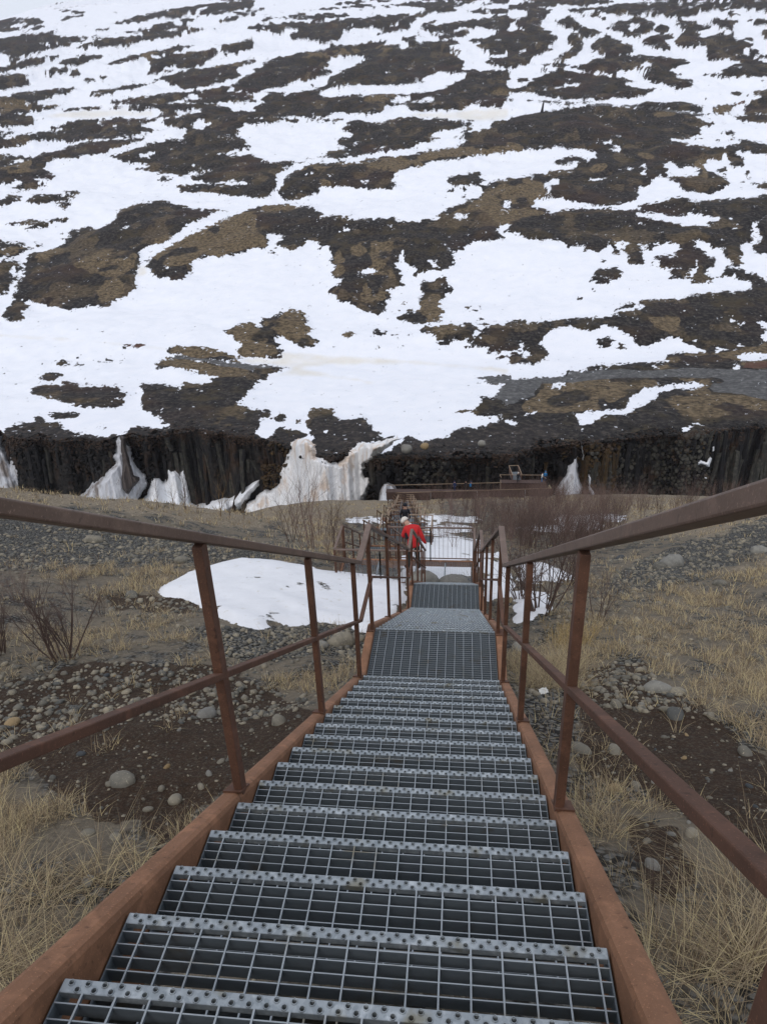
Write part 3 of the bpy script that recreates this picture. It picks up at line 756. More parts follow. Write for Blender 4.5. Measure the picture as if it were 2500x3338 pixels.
H 0,310 40,340 80,385 100,340 150,300 210,280 200,310 260,300 340,330 330,350 260,370 240,400 200,430 0,450
H 325,250 370,170 410,155 510,160 530,220 590,235 690,215 740,235 760,300 830,330 820,370 700,380 620,430 570,500 460,520 400,450 370,430 390,350 350,290
S 440,310 480,310 475,340
H 1657,240 1560,220 1440,210 1430,190 1310,200 1330,180 1440,170 1440,140 1480,130 1450,110 1480,80 1560,85 1600,110 1657,160
G 1570,85 1610,20 1657,0 1657,150
H 820,360 900,335 930,345 900,370 830,375
H 700,898 760,500 900,420 1010,330 1060,370 1150,370 1250,345 1310,300 1370,280 1470,290 1530,250 1657,240 1657,898
H 1175,155 1205,148 1205,162
S 1630,245 1657,235 1657,262
@1670,1250
H 0,0 1657,0 1657,898 0,898
G 0,0 180,0 130,80 0,130
G 1280,0 1657,0 1657,110 1500,75 1310,50
T 60,150 150,70 220,0 1290,0 1270,40 1280,60 1600,100 1657,120 1657,190 1400,130 1200,160 1100,170 800,200 700,210 600,200 450,190 300,220 100,205
H 200,150 260,70 360,60 540,20 520,100 400,150 300,180
H 560,100 640,0 660,0 640,20 590,100 600,160 565,130
H 640,140 780,80 760,150 640,170
H 0,130 60,160 100,200 400,190 430,240 700,210 1100,170 1250,155 1657,180 1657,898 0,898
T 1000,200 1200,170 1500,190 1300,200
S 240,20 270,0 350,0 360,15 270,35
S 595,140 650,128 600,158
S 80,210 100,195 165,195 160,208
S 0,230 20,235 35,260 0,270
S 420,200 470,185 640,170 740,160 780,120 790,70 850,35 1020,10 1180,0 1265,12 1200,30 1060,40 960,65 900,120 830,150 740,190 600,210 540,235 520,260 440,270 430,235
S 420,298 470,285 440,305
S 1090,285 1130,270 1170,280 1160,300 1130,315
S 1180,265 1215,265 1210,280
S 1110,345 1140,345 1150,370
S 1170,355 1195,345 1215,362 1190,368
"""
NEAR="""
@0,0
T 740,1050 830,1060 1000,1075 1200,1066 1450,1060 1657,1085 1657,1165 1500,1160 1300,1160 1200,1150 1050,1135 960,1115 830,1120 760,1115 740,1160 720,1205 640,1160 600,1120 540,1100
O 960,1085 1090,1080 1190,1100 1200,1160 1080,1170 960,1150
G 0,1095 200,1125 420,1160 600,1195 560,1215 480,1222 380,1215 250,1228 0,1235
T 0,1050 250,1072 480,1095 560,1110 600,1130 520,1140 300,1110 0,1085
T 0,1245 120,1225 340,1222 400,1240 335,1280 240,1290 120,1275 0,1290
T 0,1350 120,1330 300,1335 370,1350 430,1400 390,1440 240,1430 60,1400 0,1400
T 545,1450 600,1425 680,1400 790,1440 760,1460 720,1495 650,1500 590,1480
T 240,1290 330,1290 360,1320 300,1330
S 340,1278 365,1262 405,1240 470,1218 520,1207 590,1212 650,1222 700,1234 770,1240 830,1244 872,1262 878,1290 860,1335 850,1360 800,1370 740,1352 680,1345 620,1355 560,1358 500,1345 450,1320 400,1300 355,1292
B 0,1480 200,1430 380,1440 480,1440 600,1500 700,1540 600,1620 500,1700 380,1800 290,1880 180,1750 100,1690 0,1700
B 200,1290 380,1290 440,1310 400,1325 250,1310
T 0,1640 60,1640 130,1730 160,1800 260,1790 330,1800 330,1880 260,1960 120,2060 0,2150
T 180,1780 300,1770 330,1860 200,1900
T 1200,1380 1260,1350 1340,1330 1400,1290 1657,1190 1657,1640 1560,1560 1500,1520 1430,1480 1390,1425 1320,1430 1250,1450 1200,1470 1150,1490 1095,1480 1090,1380
G 1290,1270 1380,1215 1500,1170 1657,1120 1657,1195 1500,1250 1400,1275 1330,1290
G 1110,1520 1180,1480 1250,1490 1290,1560 1260,1650 1150,1600
B 1230,1470 1310,1440 1390,1430 1430,1490 1520,1530 1600,1600 1657,1650 1657,1860 1560,1800 1450,1740 1350,1700 1290,1700 1240,1640 1250,1560
T 1235,1700 1330,1720 1400,1780 1480,1790 1657,1900 1657,2212 1480,2212 1380,2020 1300,1860 1220,1740
B 1340,1760 1460,1790 1500,1900 1440,1960 1380,1900
S 905,1112 960,1113 1040,1119 1045,1128 960,1127 900,1124
S 900,1136 960,1134 1015,1138 1030,1150 970,1154 900,1152
S 900,1162 960,1160 1030,1166 1055,1176 1020,1196 930,1200 890,1190
S 935,1206 1000,1200 1060,1199 1090,1212 1080,1222 960,1218
S 1200,1117 1280,1112 1360,1116 1350,1126 1260,1130 1190,1128
S 1110,1138 1200,1134 1300,1134 1310,1143 1210,1150 1120,1152
S 1040,1195 1085,1192 1100,1230 1110,1262 1080,1290 1050,1300 1040,1240
S 1115,1222 1170,1215 1225,1238 1245,1256 1180,1262 1120,1258
S 1075,1290 1130,1276 1190,1284 1180,1300 1110,1302
S 1110,1310 1170,1290 1200,1310 1150,1345 1105,1345
S 735,1122 790,1118 850,1120 850,1130 760,1132
S 860,1262 870,1200 960,1195 1030,1210 1030,1240 940,1260
S 1240,1165 1320,1160 1290,1175
G 500,1350 560,1358 640,1350 700,1348 790,1365 850,1362 880,1320 870,1400 790,1440 700,1410 600,1430 480,1420 430,1350
"""
# ---------------------------------------------------------------- traced ground cover (which plant, gravel or snow grows/lies where)
def raster(txt,k,RW=1250,RH=850,base=0):
    code={'H':0,'O':0,'S':1,'T':2,'G':3,'D':4,'R':5,'B':6}
    img=np.full((RH,RW),base,np.uint8);ox=oy=0
    for ln in txt.split('\n'):
        if not ln.strip():continue
        if ln[0]=='@': ox,oy=map(float,ln[1:].split(','));continue
        a=ln.split();c=code[a[0]]
        P=np.array([list(map(float,q.split(','))) for q in a[1:]])
        P=(P*k+[ox,oy])/2
        x0,y0=np.floor(P.min(0)).astype(int);x1,y1=np.ceil(P.max(0)).astype(int)+1
        x0=max(x0,0);y0=max(y0,0);x1=min(x1,RW);y1=min(y1,RH)
        if x1<=x0 or y1<=y0:continue
        X,Y=np.meshgrid(np.arange(x0,x1)+.5,np.arange(y0,y1)+.5)
        ins=np.zeros(X.shape,bool);n=len(P)
        for i in range(n):
            xa,ya=P[i];xb,yb=P[(i+1)%n]
            if ya==yb:continue
            ins^=((ya>Y)!=(yb>Y))&(X<(xb-xa)*(Y-ya)/(yb-ya)+xa)
        img[y0:y1,x0:x1][ins]=c
    return img
def blur(a,r):
    for ax in (0,1):
        n=a.shape[ax];c=np.cumsum(np.pad(a,[(r+1,r) if i==ax else (0,0) for i in (0,1)],'edge'),ax)
        a=(np.take(c,np.arange(2*r+1,n+2*r+1),ax)-np.take(c,np.arange(0,n),ax))/(2*r+1)
    return a
def samp(a,u,v):
    H,W=a.shape;x=u/2-.5;y=v/2-.5
    x=np.abs(x);x=np.where(x>W-1,2*(W-1)-x,x);x=np.clip(x,0,W-1.001);y=np.abs(y);y=np.clip(y,0,H-1.001)
    ix=x.astype(int);iy=y.astype(int);fx=x-ix;fy=y-iy
    return (a[iy,ix]*(1-fx)+a[iy,ix+1]*fx)*(1-fy)+(a[iy+1,ix]*(1-fx)+a[iy+1,ix+1]*fx)*fy
HM=raster(HILL,1/1.9964);HM[:,829:836]=HM[:,837:838]
NM=raster(NEAR,1.5088,1250,1669)
# ---------------------------------------------------------------- hillside across the river
PY=np.array([100,205,212,260,420,1100,1300]);PZ=np.array([-53,-53,-53,-44.,-5,172,225])
EDGE=np.array([(-900,1420),(-200,1405),(0,1402),(30,1425),(200,1436),(330,1430),(400,1416),(480,1428),(560,1410),(640,1402),(830,1424),(900,1442),(960,1470),(1000,1498),(1060,1506),(1120,1480),(1180,1470),(1230,1492),(1320,1487),(1480,1490),(1660,1482),(1760,1456),(1920,1440),(2120,1420),(2320,1402),(2500,1390),(3000,1370),(3600,1350)],float)
RIDGE=np.array([(-1400,120),(-400,80),(0,60),(60,44),(100,30),(180,7),(250,-1),(400,-12),(830,-45),(2500,-150),(3600,-190)],float)
def azel(u,v):
    d=FB[None]+RB[None]*((u-1250)/FPX)[:,None]+UB[None]*((1669-v)/FPX)[:,None]
    return np.arctan2(d[:,0],d[:,1]),d[:,2]/np.hypot(d[:,0],d[:,1])
ea,et=azel(EDGE[:,0],EDGE[:,1]);ra,rt=azel(RIDGE[:,0],RIDGE[:,1])
NA,NR=980,520
AZ=np.linspace(math.radians(-46),math.radians(32),NA)
def prof_r(az,te):   # horizontal range where the line of sight of slope te meets the valley profile
    YY=np.concatenate([np.linspace(100,260,160),np.linspace(262,1300,500)]);ZZ=np.interp(YY+CAM[1],PY,PZ)-CAM[2]
    out=np.zeros_like(te)
    for j in range(te.shape[1]):
        c=math.cos(az[j]);s=ZZ*c/YY;s=np.maximum.accumulate(s);out[:,j]=np.interp(te[:,j],s,YY/c)
    return out
def hill():
    te0=np.interp(AZ,ea,et)+(fbm(AZ*26,0*AZ,2,19)-.5)*.022+(fbm(AZ*90,0*AZ,3,20)-.5)*.010;te1=np.interp(AZ,ra,rt)
    t=np.linspace(0,1,NR)[:,None];te=te0+(te1-te0)*t
    r=prof_r(AZ,te);sA,cA=np.sin(AZ)[None],np.cos(AZ)[None]
    # back of the ridge
    back=np.array([1.03,1.1,1.25,1.5])[:,None]
    rb=r[-1:]*back;X=CAM[0]+np.vstack([r,rb])*sA;Y=CAM[1]+np.vstack([r,rb])*cA
    Z=np.vstack([CAM[2]+te*r,CAM[2]+te[-1:]*r[-1:]-np.array([8,30,90,200])[:,None]])
    # relief: mounds and gullies, fading to nothing at the cliff edge and ridge
    R=np.hypot(X-CAM[0],Y-CAM[1]);env=np.clip(np.vstack([t,np.ones((4,1))])/.12,0,1)*np.clip((1-np.vstack([t,np.ones((4,1))]))/.1,0,1)
    A=R*.010
    Z=Z+env*A*((fbm(X/45,Y/38,3,5)-.5)*2+(fbm(X/12,Y/10,3,9)-.5)*.8)
    P=np.stack([X,Y,Z],-1).reshape(-1,3)
    u,v=px(P)
    snow=(HM==1)|(HM==4)
    SB=blur(blur(snow.astype(float),5),5)
    Z=Z-(env*R*.0045*(samp(SB,u,v).reshape(Z.shape)-.5))
    P=np.stack([X,Y,Z],-1).reshape(-1,3);u,v=px(P);x,y=P[:,0],P[:,1]
    Rf=R.ravel()
    # ragged edges of the snow patches
    wu=(fbm(u/26,v/11,4,21)-.5)*36;wv=(fbm(u/60,v/14,3,22)-.5)*16*np.clip(v/500,.25,1)
    small=blur(snow.astype(float),1);big=blur(blur(snow.astype(float),6),5);vs=v+.16*u*np.clip(1-v/600,0,1)*np.clip(1-u/1900,0,1)
    tp=np.clip(1-v/450,0,1);wu=wu*(1-.65*tp);mid=blur(blur(snow.astype(float),4),3);wb=.20-.12*tp;wm=.36-.24*tp;a=(1-wb-wm)*samp(small,u+wu,v+wv)+wm*samp(mid,u+wu*.6,v+wv*.6)+wb*samp(big,u,v)
    cl_=lambda q,m:np.clip((q-.5)*m,-.62,.62);nz=cl_(fbm(u/14,vs/5.5,3,31),1.9)+cl_(fbm(u/6,v/4.,2,35),1.3)*np.clip(v/450,0,1)+cl_(fbm(u/15,vs/2.6,2,36),1.6)*np.clip(1-v/450,0,1)+cl_(fbm(u/60,(vs+.04*u)/5.,3,37),2.8)*np.clip(1.1-v/430,0,1)*.75+(fbm(u/60,v/14,2,33)-.5)*.3;a=a+nz*np.where(a>.5,.42+.7*np.clip((.85-a)/.35,0,1),.5+.6*np.clip((a-.1)/.4,0,1))
    def lay(c,n=.35,s=0):
        return samp(blur((HM==c).astype(float),4 if c==2 else 1),u+wu*.7,v+wv*.7)+(fbm(u/14,v/7,3,41+s)-.5)*n
    tan=lay(2,0)+np.clip((fbm(x/9,y/11,4,57)-.5)*3.4,-.8,.5);gr=lay(3,.25,3);dirt=.65*samp(blur(blur((HM==4).astype(float),3),2),u,v)+(fbm(u/40,v/12,3,55)-.5)*.5
    red=lay(5,.3,7)
    # bare wet rock above the falls right of the middle, tan rubble on the brow
    wet=np.clip(1-np.abs((u-1560)/330)**4-np.abs((v-1425)/68)**4,0,1)*.9+np.clip((v-1400-(fbm(u/60,v/20,2,9))*60)/60,0,1)*(u>1500)*.8
    wet=np.maximum(wet,np.clip((v-1352+(fbm(u/50,v/22,3,12)-.5)*120)/55,0,.95)*(u<1560))
    P=np.ascontiguousarray(P);F=grid_faces(NR+4,NA)
    me=fast_mesh('hillside',P,F,M['hill']);sat=lambda q:np.clip(q,0,1)
    set_col(me,'mk',np.stack([sat(a),sat(tan),sat(gr)],-1));set_col(me,'mk2',np.stack([sat(dirt),sat(red),sat(wet)],-1))
    o=link('hillside',me);tag(o,kind='structure')
    tag(o,'snow patched heather hillside rising beyond the river gorge')
    return X[0],Y[0],Z[0]
ex,ey,ez=hill()
ER=np.hypot(ex-CAM[0],ey-CAM[1])
def edge_at(az): return np.interp(az,AZ,ER),np.interp(az,AZ,ez)
def on_face(u,v,off=0):   # point on the cliff face (a wall dropping from the hillside's edge) seen at u,v
    d=ray(u,v);az=math.atan2(d[0],d[1]);h=math.hypot(d[0],d[1]);r=np.interp(az,AZ,ER)-off
    return CAM+d*(r/h)
def on_hill(u,v):
    d=ray(u,v);h=math.hypot(d[0],d[1]);c=d[1]/h
    r=prof_r([math.atan2(d[0],d[1])],np.array([[d[2]/h]]))[0,0];return CAM+d*(r/h)
# cliff face
def cliff():
    nr=60;t=np.linspace(0,1,nr)[:,None]
    Zt=ez[None];Z=Zt+(-79-Zt)*t**1.15
    az=AZ[None]
    s=AZ[None]*140
    bul=(fbm(s/5+0*t,Z/7,4,61)-.5)*3.2+(fbm(s/17+0*t,Z/25,3,63)-.5)*3.5+(fbm(s/1.3+0*t,Z/2,3,62)-.5)*1.2-t*1.5+np.minimum(t*18,1)*1.2*(fbm(s/9,Z/50,2,66)+.2)
    R=ER[None]+bul*np.minimum(t*10,1)
    X=CAM[0]+R*np.sin(az);Y=CAM[1]+R*np.cos(az)
    P=np.stack([X,Y,Z+0*X],-1).reshape(-1,3);F=grid_faces(nr,NA)[:,::-1]
    o=link('basalt_cliff',fast_mesh('basalt_cliff',P,F,M['cliff'],False));tag(o,'dark basalt cliff of the river gorge below the snowy hillside',kind='structure')
    # columns standing in front of the face
    base=[]
    for k in range(6):
        mb=MB();n=6;tw=[random.uniform(.85,1.15) for _ in range(n)];V=[];F=[]
        zs=[i/9 for i in range(10)];bend=[0,0,.5,0,.9,0][k]
        for i,z in enumerate(zs):
            jx,jy=random.uniform(-.09,.09),random.uniform(-.09,.09)
            for q in range(n):
                a=2*math.pi*q/n+k;V.append((math.cos(a)*.5*tw[q]+jx+bend*(1-z)**2,math.sin(a)*.5*tw[q]+jy,z-1+(random.uniform(-.02,.02) if i==9 else 0)))
        for i in range(9):
            for q in range(n): a=i*n+q;b=i*n+(q+1)%n;F.append((a,b,b+n,a+n))
        F.append(tuple(range(9*n,10*n)))
        mb.add(V,F);base.append({c:mb.mesh('basalt_column',M[c]) for c in ('colm','colo','cold')})
    cnt=0
    def col(u,v,h,wd,tilt,off,c):
        nonlocal cnt
        p=on_face(u,v,off-float(fbm(np.array([u/70.]),np.array([v/60.]),3,64)[0]-.5)*3.6);q=link('basalt_column',base[cnt%6][c],o);cnt+=1
        q.location=p;q.scale=(wd,wd,h);q.rotation_euler=(random.uniform(-.03,.06),tilt,random.uniform(0,6))
    def cur(u): return np.interp(u,EDGE[:,0],EDGE[:,1])
    def pick(u):
        r=random.random()
        if 2310<u: return 'colm' if r<.75 else 'cold'
        if 1900<u<2020: return 'colo' if r<.45 else 'colm'
        if 1080<u<1200 or 1760<u<1900: return 'colo' if r<.3 else 'cold'
        if 540<u<830 or 1320<u<1480: return 'colm' if r<.6 else 'cold'
        return 'cold' if r<.8 else 'colm'
    u=-70.
    while u<2580 and cnt<205:
        wd=random.uniform(.75,1.15)*(1. if u>2300 else 1.1);stp=wd*13.2
        tl=-.05 if u>2300 else (.32*max(0,min(1,(u-640)/200)) if 600<u<850 else .05*math.sin(u/90))
        top=cur(u)+(random.uniform(2,16) if u>2300 else random.uniform(8,90));rk=(u<575 or 1000<u<1900)
        col(u,top,random.uniform(2,9) if rk else 20,wd,tl+random.uniform(-.03,.03),random.uniform(.1,.9)+(.5 if u>2300 else 0),pick(u))
        if u<575 or 1000<u<1900:
            if random.random()<.45: u+=stp*random.uniform(.5,1.5)
        u+=stp*.95
    for i in range(80):   # second, broken rank standing a little in front
        u=random.choice([random.uniform(2330,2560),random.uniform(2330,2560),random.uniform(560,770)])
        tl=-.05 if u>2300 else (.35*max(0,min(1,(u-640)/200)) if 600<u<850 else 0)
        col(u,cur(u)+random.uniform(50,120),14,random.uniform(.8,1.15),tl+random.uniform(-.04,.04),random.uniform(.9,1.6) if u>2300 else random.uniform(.4,.9),pick(u))
    # end-on columns: the knobbly honeycomb right of the ice, too many to pick apart
    mbs={'colm':MB(),'colo':MB(),'cold':MB()}
    for (ua,ub,va,vb,dn) in ((1905,2310,18,215,1),(1315,1520,22,100,.8),(1010,1080,10,120,.6)):
        vv=va;row=0
        while vv<vb:
            uu=ua+(row%2)*6.5
            while uu<ub:
                v=cur(uu)+vv
                if random.random()<dn*.93:
                    p=on_face(uu+random.uniform(-2,2),v+random.uniform(-2,2),random.uniform(.3,1.3)+vv*.004)
                    n_=(CAM-p);n_[2]*=.35;n_/=np.linalg.norm(n_);n_=n_+np.array([random.gauss(0,.16),random.gauss(0,.1),random.gauss(0,.16)])
                    k=6;rad=random.uniform(.36,.5);X=np.cross(n_,(0,0,1));X/=np.linalg.norm(X);Z=np.cross(X,n_);ph=random.random()
                    R1=[p+(X*math.cos(6.283*i/k+ph)+Z*math.sin(6.283*i/k+ph))*rad*random.uniform(.85,1.1) for i in range(k)]
                    V=[q-n_*1.6 for q in R1]+R1+[p+(q-p)*.7+n_*.10 for q in R1];F=[(i,(i+1)%k,k+(i+1)%k,k+i) for i in range(k)]+[(k+i,k+(i+1)%k,2*k+(i+1)%k,2*k+i) for i in range(k)]+[tuple(range(2*k,3*k))]
                    c_=pick(uu) if not(1905<uu<2000 and vv<130) else random.choice(['colo','colo','colm'])
                    if uu>2000 and 1905<uu: c_=random.choice(['colm','colm','cold'])
                    mbs[c_].add(V,F)
                uu+=13.4
            vv+=11.5;row+=1
    for c_,mb_ in mbs.items():
        if mb_.n: tag(mb_.build('column_ends',M[c_],o),kind='stuff')
    return o
CL=cliff()
# loose blocks, ochre scree and mossy lumps on the face: too small to pick apart
ICO=None
def ico(sub):
    import bmesh
    bm=bmesh.new();bmesh.ops.create_icosphere(bm,subdivisions=sub,radius=1);V=np.array([v.co[:] for v in bm.verts]);F=np.array([[v.index for v in f.verts] for f in bm.faces]);bm.free();return V,F
I1=ico(1);I2=ico(2);I3=ico(3)
def lumps(name,P,Sz,mat,I=I1,jit=.22,flat=(.6,1.0),smooth=True):
    V0,F0=I;n=len(P);nv=len(V0)
    ang=rng.uniform(0,2*np.pi,n);c,s=np.cos(ang),np.sin(ang)
    V=V0[None]*(1+rng.uniform(-jit,jit,(n,nv,1)))
    ax=rng.uniform(.75,1.25,(n,1));fz=rng.uniform(*flat,(n,1))
    x=V[:,:,0]*ax;y=V[:,:,1]/ax;z=V[:,:,2]*fz
    til=rng.uniform(-.35,.35,(n,1));x,z=x*np.cos(til)-z*np.sin(til),x*np.sin(til)+z*np.cos(til)
    X=(x*c[:,None]-y*s[:,None]);Y=(x*s[:,None]+y*c[:,None])
    Q=np.stack([X,Y,z],-1)*Sz[:,None,None]+P[:,None]
    F=(F0[None]+np.arange(n)[:,None,None]*nv).reshape(-1,F0.shape[1])
    return link(name,fast_mesh(name,Q.reshape(-1,3),F,mat,smooth))
def face_pts(n,u0,u1,v0,v1,off):
    L=[]
    for _ in range(n):
        u=random.uniform(u0,u1);v=random.uniform(v0,v1)
        if v<np.interp(u,EDGE[:,0],EDGE[:,1])+2: continue
        L.append(on_face(u,v,random.uniform(*off)))
    return np.array(L)
P=np.vstack([face_pts(700,-100,2600,1395,1640,(-.7,.6)),face_pts(1500,-60,600,1400,1640,(-.5,.7)),face_pts(1500,1000,1900,1450,1620,(-.5,.7)),face_pts(500,1900,2330,1540,1640,(-.2,1.2))])
tag(lumps('rock_rubble',P,rng.uniform(.15,.75,len(P))*rng.uniform(.5,1,len(P)),M['cliff'],I1,.3,(.6,1.2),False),'dark broken rock knobs covering the gorge cliff face',kind='stuff')
P=np.vstack([face_pts(150,855,940,1510,1590,(.6,3)),face_pts(90,870,940,1410,1490,(.3,1.2)),face_pts(130,1830,1990,1440,1600,(-.2,.8)),face_pts(60,2180,2320,1385,1480,(-.2,.8))])
tag(lumps('rusty_scree',P,rng.uniform(.18,.55,len(P)),M['colo'],I1,.3,(.6,1.),False),'rust stained loose rocks beside the frozen snow slopes',kind='stuff')
# heather cushions hanging over the brow
L=[];SV_=blur(((HM==1)).astype(float),2)
for _ in range(6500):
    u=random.uniform(-100,2600);v=np.interp(u,EDGE[:,0],EDGE[:,1])+random.uniform(-6,10)+abs(random.gauss(0,20 if (u<600 or u>1850) else 12));
    sv=samp(SV_,np.array([u]),np.array([v-16]))[0]
    if sv>.4 and random.random()<.85: continue
    L.append(on_face(u,v,random.uniform(0,.7)))
P=np.array(L);k_=simple('brow_heather',(.052,.034,.024),.95,scale=3,var=.75)
L=[]
for _ in range(2600):
    u=random.uniform(-100,2600);v=np.interp(u,EDGE[:,0],EDGE[:,1])-abs(random.gauss(0,16))+3
    if samp(SV_,np.array([u]),np.array([v-6]))[0]>.35: continue
    L.append(on_hill(u,v)-np.array([0,0,.05]))
Q_=np.array(L);tag(lumps('brow_rocks',Q_[::2],rng.uniform(.12,.55,len(Q_[::2])),M['cliff'],I1,.3,(.4,.8),False),'dark rocks breaking through along the cliff brow',kind='stuff');P=np.vstack([P,Q_[1::2]])
tag(lumps('brow_heather',P,rng.uniform(.10,.30,len(P)),k_,I1,.35,(.3,.7)),'brown heather cushions hanging over the cliff brow',kind='stuff')
# ---------------------------------------------------------------- frozen falls and snow banks against the cliff
def inpoly(P,X,Y):
    ins=np.zeros(X.shape,bool);D=np.full(X.shape,1e9);n=len(P)
    for i in range(n):
        xa,ya=P[i];xb,yb=P[(i+1)%n]
        if ya!=yb: ins^=((ya>Y)!=(yb>Y))&(X<(xb-xa)*(Y-ya)/(yb-ya)+xa)
        L=(xb-xa)**2+(yb-ya)**2;t=np.clip(((X-xa)*(xb-xa)+(Y-ya)*(yb-ya))/L,0,1)
        D=np.minimum(D,np.hypot(X-xa-t*(xb-xa),Y-ya-t*(yb-ya)))
    return ins,D
def icefall(name,poly,origin,mat,top=1.2,bot=5,back=-1.5,soft=20,label=None,cat=None,parent=None,group=None,step=2.2,amp=.22,warp=9):
    P=np.array([tuple(map(float,q.split(','))) for q in poly.split()])/1.9964+origin
    u0,v0=P.min(0)-step*2;u1,v1=P.max(0)+step*2
    us=np.arange(u0,u1,step);vs=np.arange(v0,v1,step);U,Vv=np.meshgrid(us,vs)
    Uw=U+(fbm(U/14,Vv/14,4,71)-.5)*warp;Vw=Vv+(fbm(U/14,Vv/14,4,72)-.5)*warp*.7
    ins,D=inpoly(P,Uw,Vw);D=np.where(ins,D,-D)
    t=np.clip((Vv-P[:,1].min())/(np.ptp(P[:,1])),0,1)
    e=np.clip(D/soft,0,1)**.5
    top+=1.0;bot+=1.0;off=back+(top+(bot-top)*t**1.5-back)*e+amp*((fbm(U/13,Vv/26,4,73)-.5)*1.6*e+(fbm(U/5,Vv/7,2,74)-.5)*.5*e)
    d=FB+RB*((U-1250)/FPX)[...,None]+UB*((1669-Vv)/FPX)[...,None]
    az=np.arctan2(d[...,0],d[...,1]);h=np.hypot(d[...,0],d[...,1]);r=np.interp(az,AZ,ER)-off
    X=CAM+d*(r/h)[...,None]
    keep=(D>-step*.6);F=grid_faces(*U.shape);kf=keep.ravel()[F].all(1);F=F[kf][:,::-1]
    used=np.unique(F);mp=-np.ones(U.size,int);mp[used]=np.arange(len(used))
    o=link(name,fast_mesh(name,X.reshape(-1,3)[used],mp[F],M[mat]),parent)
    tag(o,label,cat,group);return o
A_=np.array([0,1250.]);B_=np.array([830,1250.]);C_=np.array([1670,1250.])
i1=icefall('frozen_waterfall',"765,340 740,370 750,440 725,480 745,510 700,560 680,600 600,640 560,700 500,740 520,790 640,790 720,800 800,800 880,790 930,720 965,650 945,580 905,530 870,480 860,430 835,380 810,335",A_,'ice',.8,5,label='grey frozen waterfall split by a dark muddy core, left part of the cliff',cat='frozen waterfall')
icefall('muddy_core',"775,350 790,335 820,345 830,420 860,520 880,590 920,600 920,635 880,680 840,735 810,725 790,690 780,620 790,520 775,440",A_,'icecore',2.3,7.0,soft=12,parent=i1,warp=3)
icefall('frozen_waterfall',"-60,330 15,335 20,400 60,450 80,500 115,560 122,600 125,690 100,735 -60,720",A_,'ice',.8,5,label='grey frozen waterfall cut by the left edge of the view',cat='frozen waterfall')
icefall('snow_bank',"985,620 1040,605 1060,630 1075,610 1065,575 1095,540 1120,560 1170,545 1205,525 1222,540 1222,620 1245,700 1250,770 1300,790 1280,890 880,890 890,790 950,720 975,660",A_,'snowp',.6,6.5,label='clean white snow bank with a ragged top right of the muddy frozen waterfall',cat='snow')
icefall('snow_tongue',"1230,790 1400,755 1530,720 1600,670 1657,630 1700,620 1690,660 1640,720 1600,800 1480,860 1400,880 1230,885",A_,'snowp',3,6.5,label='thin snow tongue running up to the rusty scree',cat='snow')
icefall('stained_snow_slope',"220,400 255,370 310,352 350,362 400,400 400,470 470,500 540,515 590,460 660,395 720,382 800,385 850,370 920,345 960,350 870,405 800,465 760,500 725,540 725,600 760,650 750,700 700,800 440,820 300,840 120,870 -60,890 -90,800 0,750 60,690 100,680 160,640 150,560 190,500 215,440",B_,'icest',.8,7,soft=18,warp=20,label='large orange stained snow slope filling the gap in the cliff',cat='snow')
icefall('frozen_waterfall',"408,436 430,500 430,570 465,680 450,770 360,770 270,720 300,640 340,600 350,540 380,500 400,470",C_,'ice',.7,4.5,soft=10,label='blue grey cone of ice right of the viewing platform',cat='frozen waterfall')
icefall('frozen_waterfall',"490,560 508,580 525,610 515,660 545,720 520,770 495,700 485,620",C_,'ice',.6,3,soft=7,label='narrow ice spike just right of the large ice cone',cat='frozen waterfall')
icefall('ice_streak',"448,350 462,420 470,520 478,700 462,700 456,520 446,420",C_,'ice',.5,1.2,soft=5,label='thin icy streak running down the cliff beside the ice cone',cat='ice',step=2.2)
icefall('snow_patch',"1200,535 1205,510 1225,490 1262,505 1290,472 1308,490 1280,545 1240,532",C_,'snowp',1.6,2.0,soft=6,label='ragged snow patch caught halfway up the right cliff',cat='snow',step=2.2)
icefall('snow_patch',"1246,598 1272,612 1268,626 1250,620",C_,'snowp',1.6,2.0,soft=4,label='tiny snow patch lowest on the right cliff',cat='snow',step=2.)
icefall('snow_patch',"1302,410 1322,405 1318,440 1304,446",C_,'snowp',1.6,2.0,soft=4,label='small snow patch near the top of the upright columns',cat='snow',step=2.)
icefall('ice_block',"20,640 50,655 150,690 170,730 100,790 0,790 10,700",B_,'icest',4,6,soft=8,label='greyish ice block behind the left end of the viewing platform',cat='ice') if False else icefall('ice_block',"840,650 870,640 900,655 935,690 940,740 900,780 800,780 810,700",B_-np.array([0,0]),'ice',3,6,soft=8,label='greyish ice block behind the left end of the viewing platform',cat='ice')
for (u,v,s,mt,lb) in ((1325,1463,1.15,'boulder','large pale round boulder on the brow right of the stained snow'),(1570,1445,.75,'boulder','smaller pale boulder farther right on the cliff brow'),(1383,1454,.85,'yellowstone','yellowish rock beside the large pale boulder on the brow')):
    V0,F0=I3;V=V0*(1+(fbm(V0[:,0]*1.3+u,V0[:,1]*1.3+V0[:,2],3,4)-.5)[:,None]*.5)*s*np.array([1,1,.8])
    b=link('boulder',fast_mesh('boulder',V,F0,M[mt]));b.location=on_face(u,v,.6);tag(b,lb,'boulder')
# cairn far up the hill
cb=on_hill(1768,362);ct=empty('stone_cairn',cb-np.array([0,0,.4]));tag(ct,'dark leaning cairn standing alone beside the snowy hill track','cairn')
hgt=CAM[2]+0
sc=np.linalg.norm(cb-CAM)/FPX
for k in range(9):
    V0,F0=I2;t=k/8;wd=(8.5-5.2*t if k<7 else 2.6)*sc*.5
    V=V0*(1+rng.uniform(-.15,.15,(len(V0),1)))*np.array([wd,wd,2.6*sc])
    s_=link('stone',fast_mesh('stone',V,F0,M['cliff'],False),ct);s_.location=((t**1.5*3.5-1)*sc,0,(2+k*3.2)*sc)
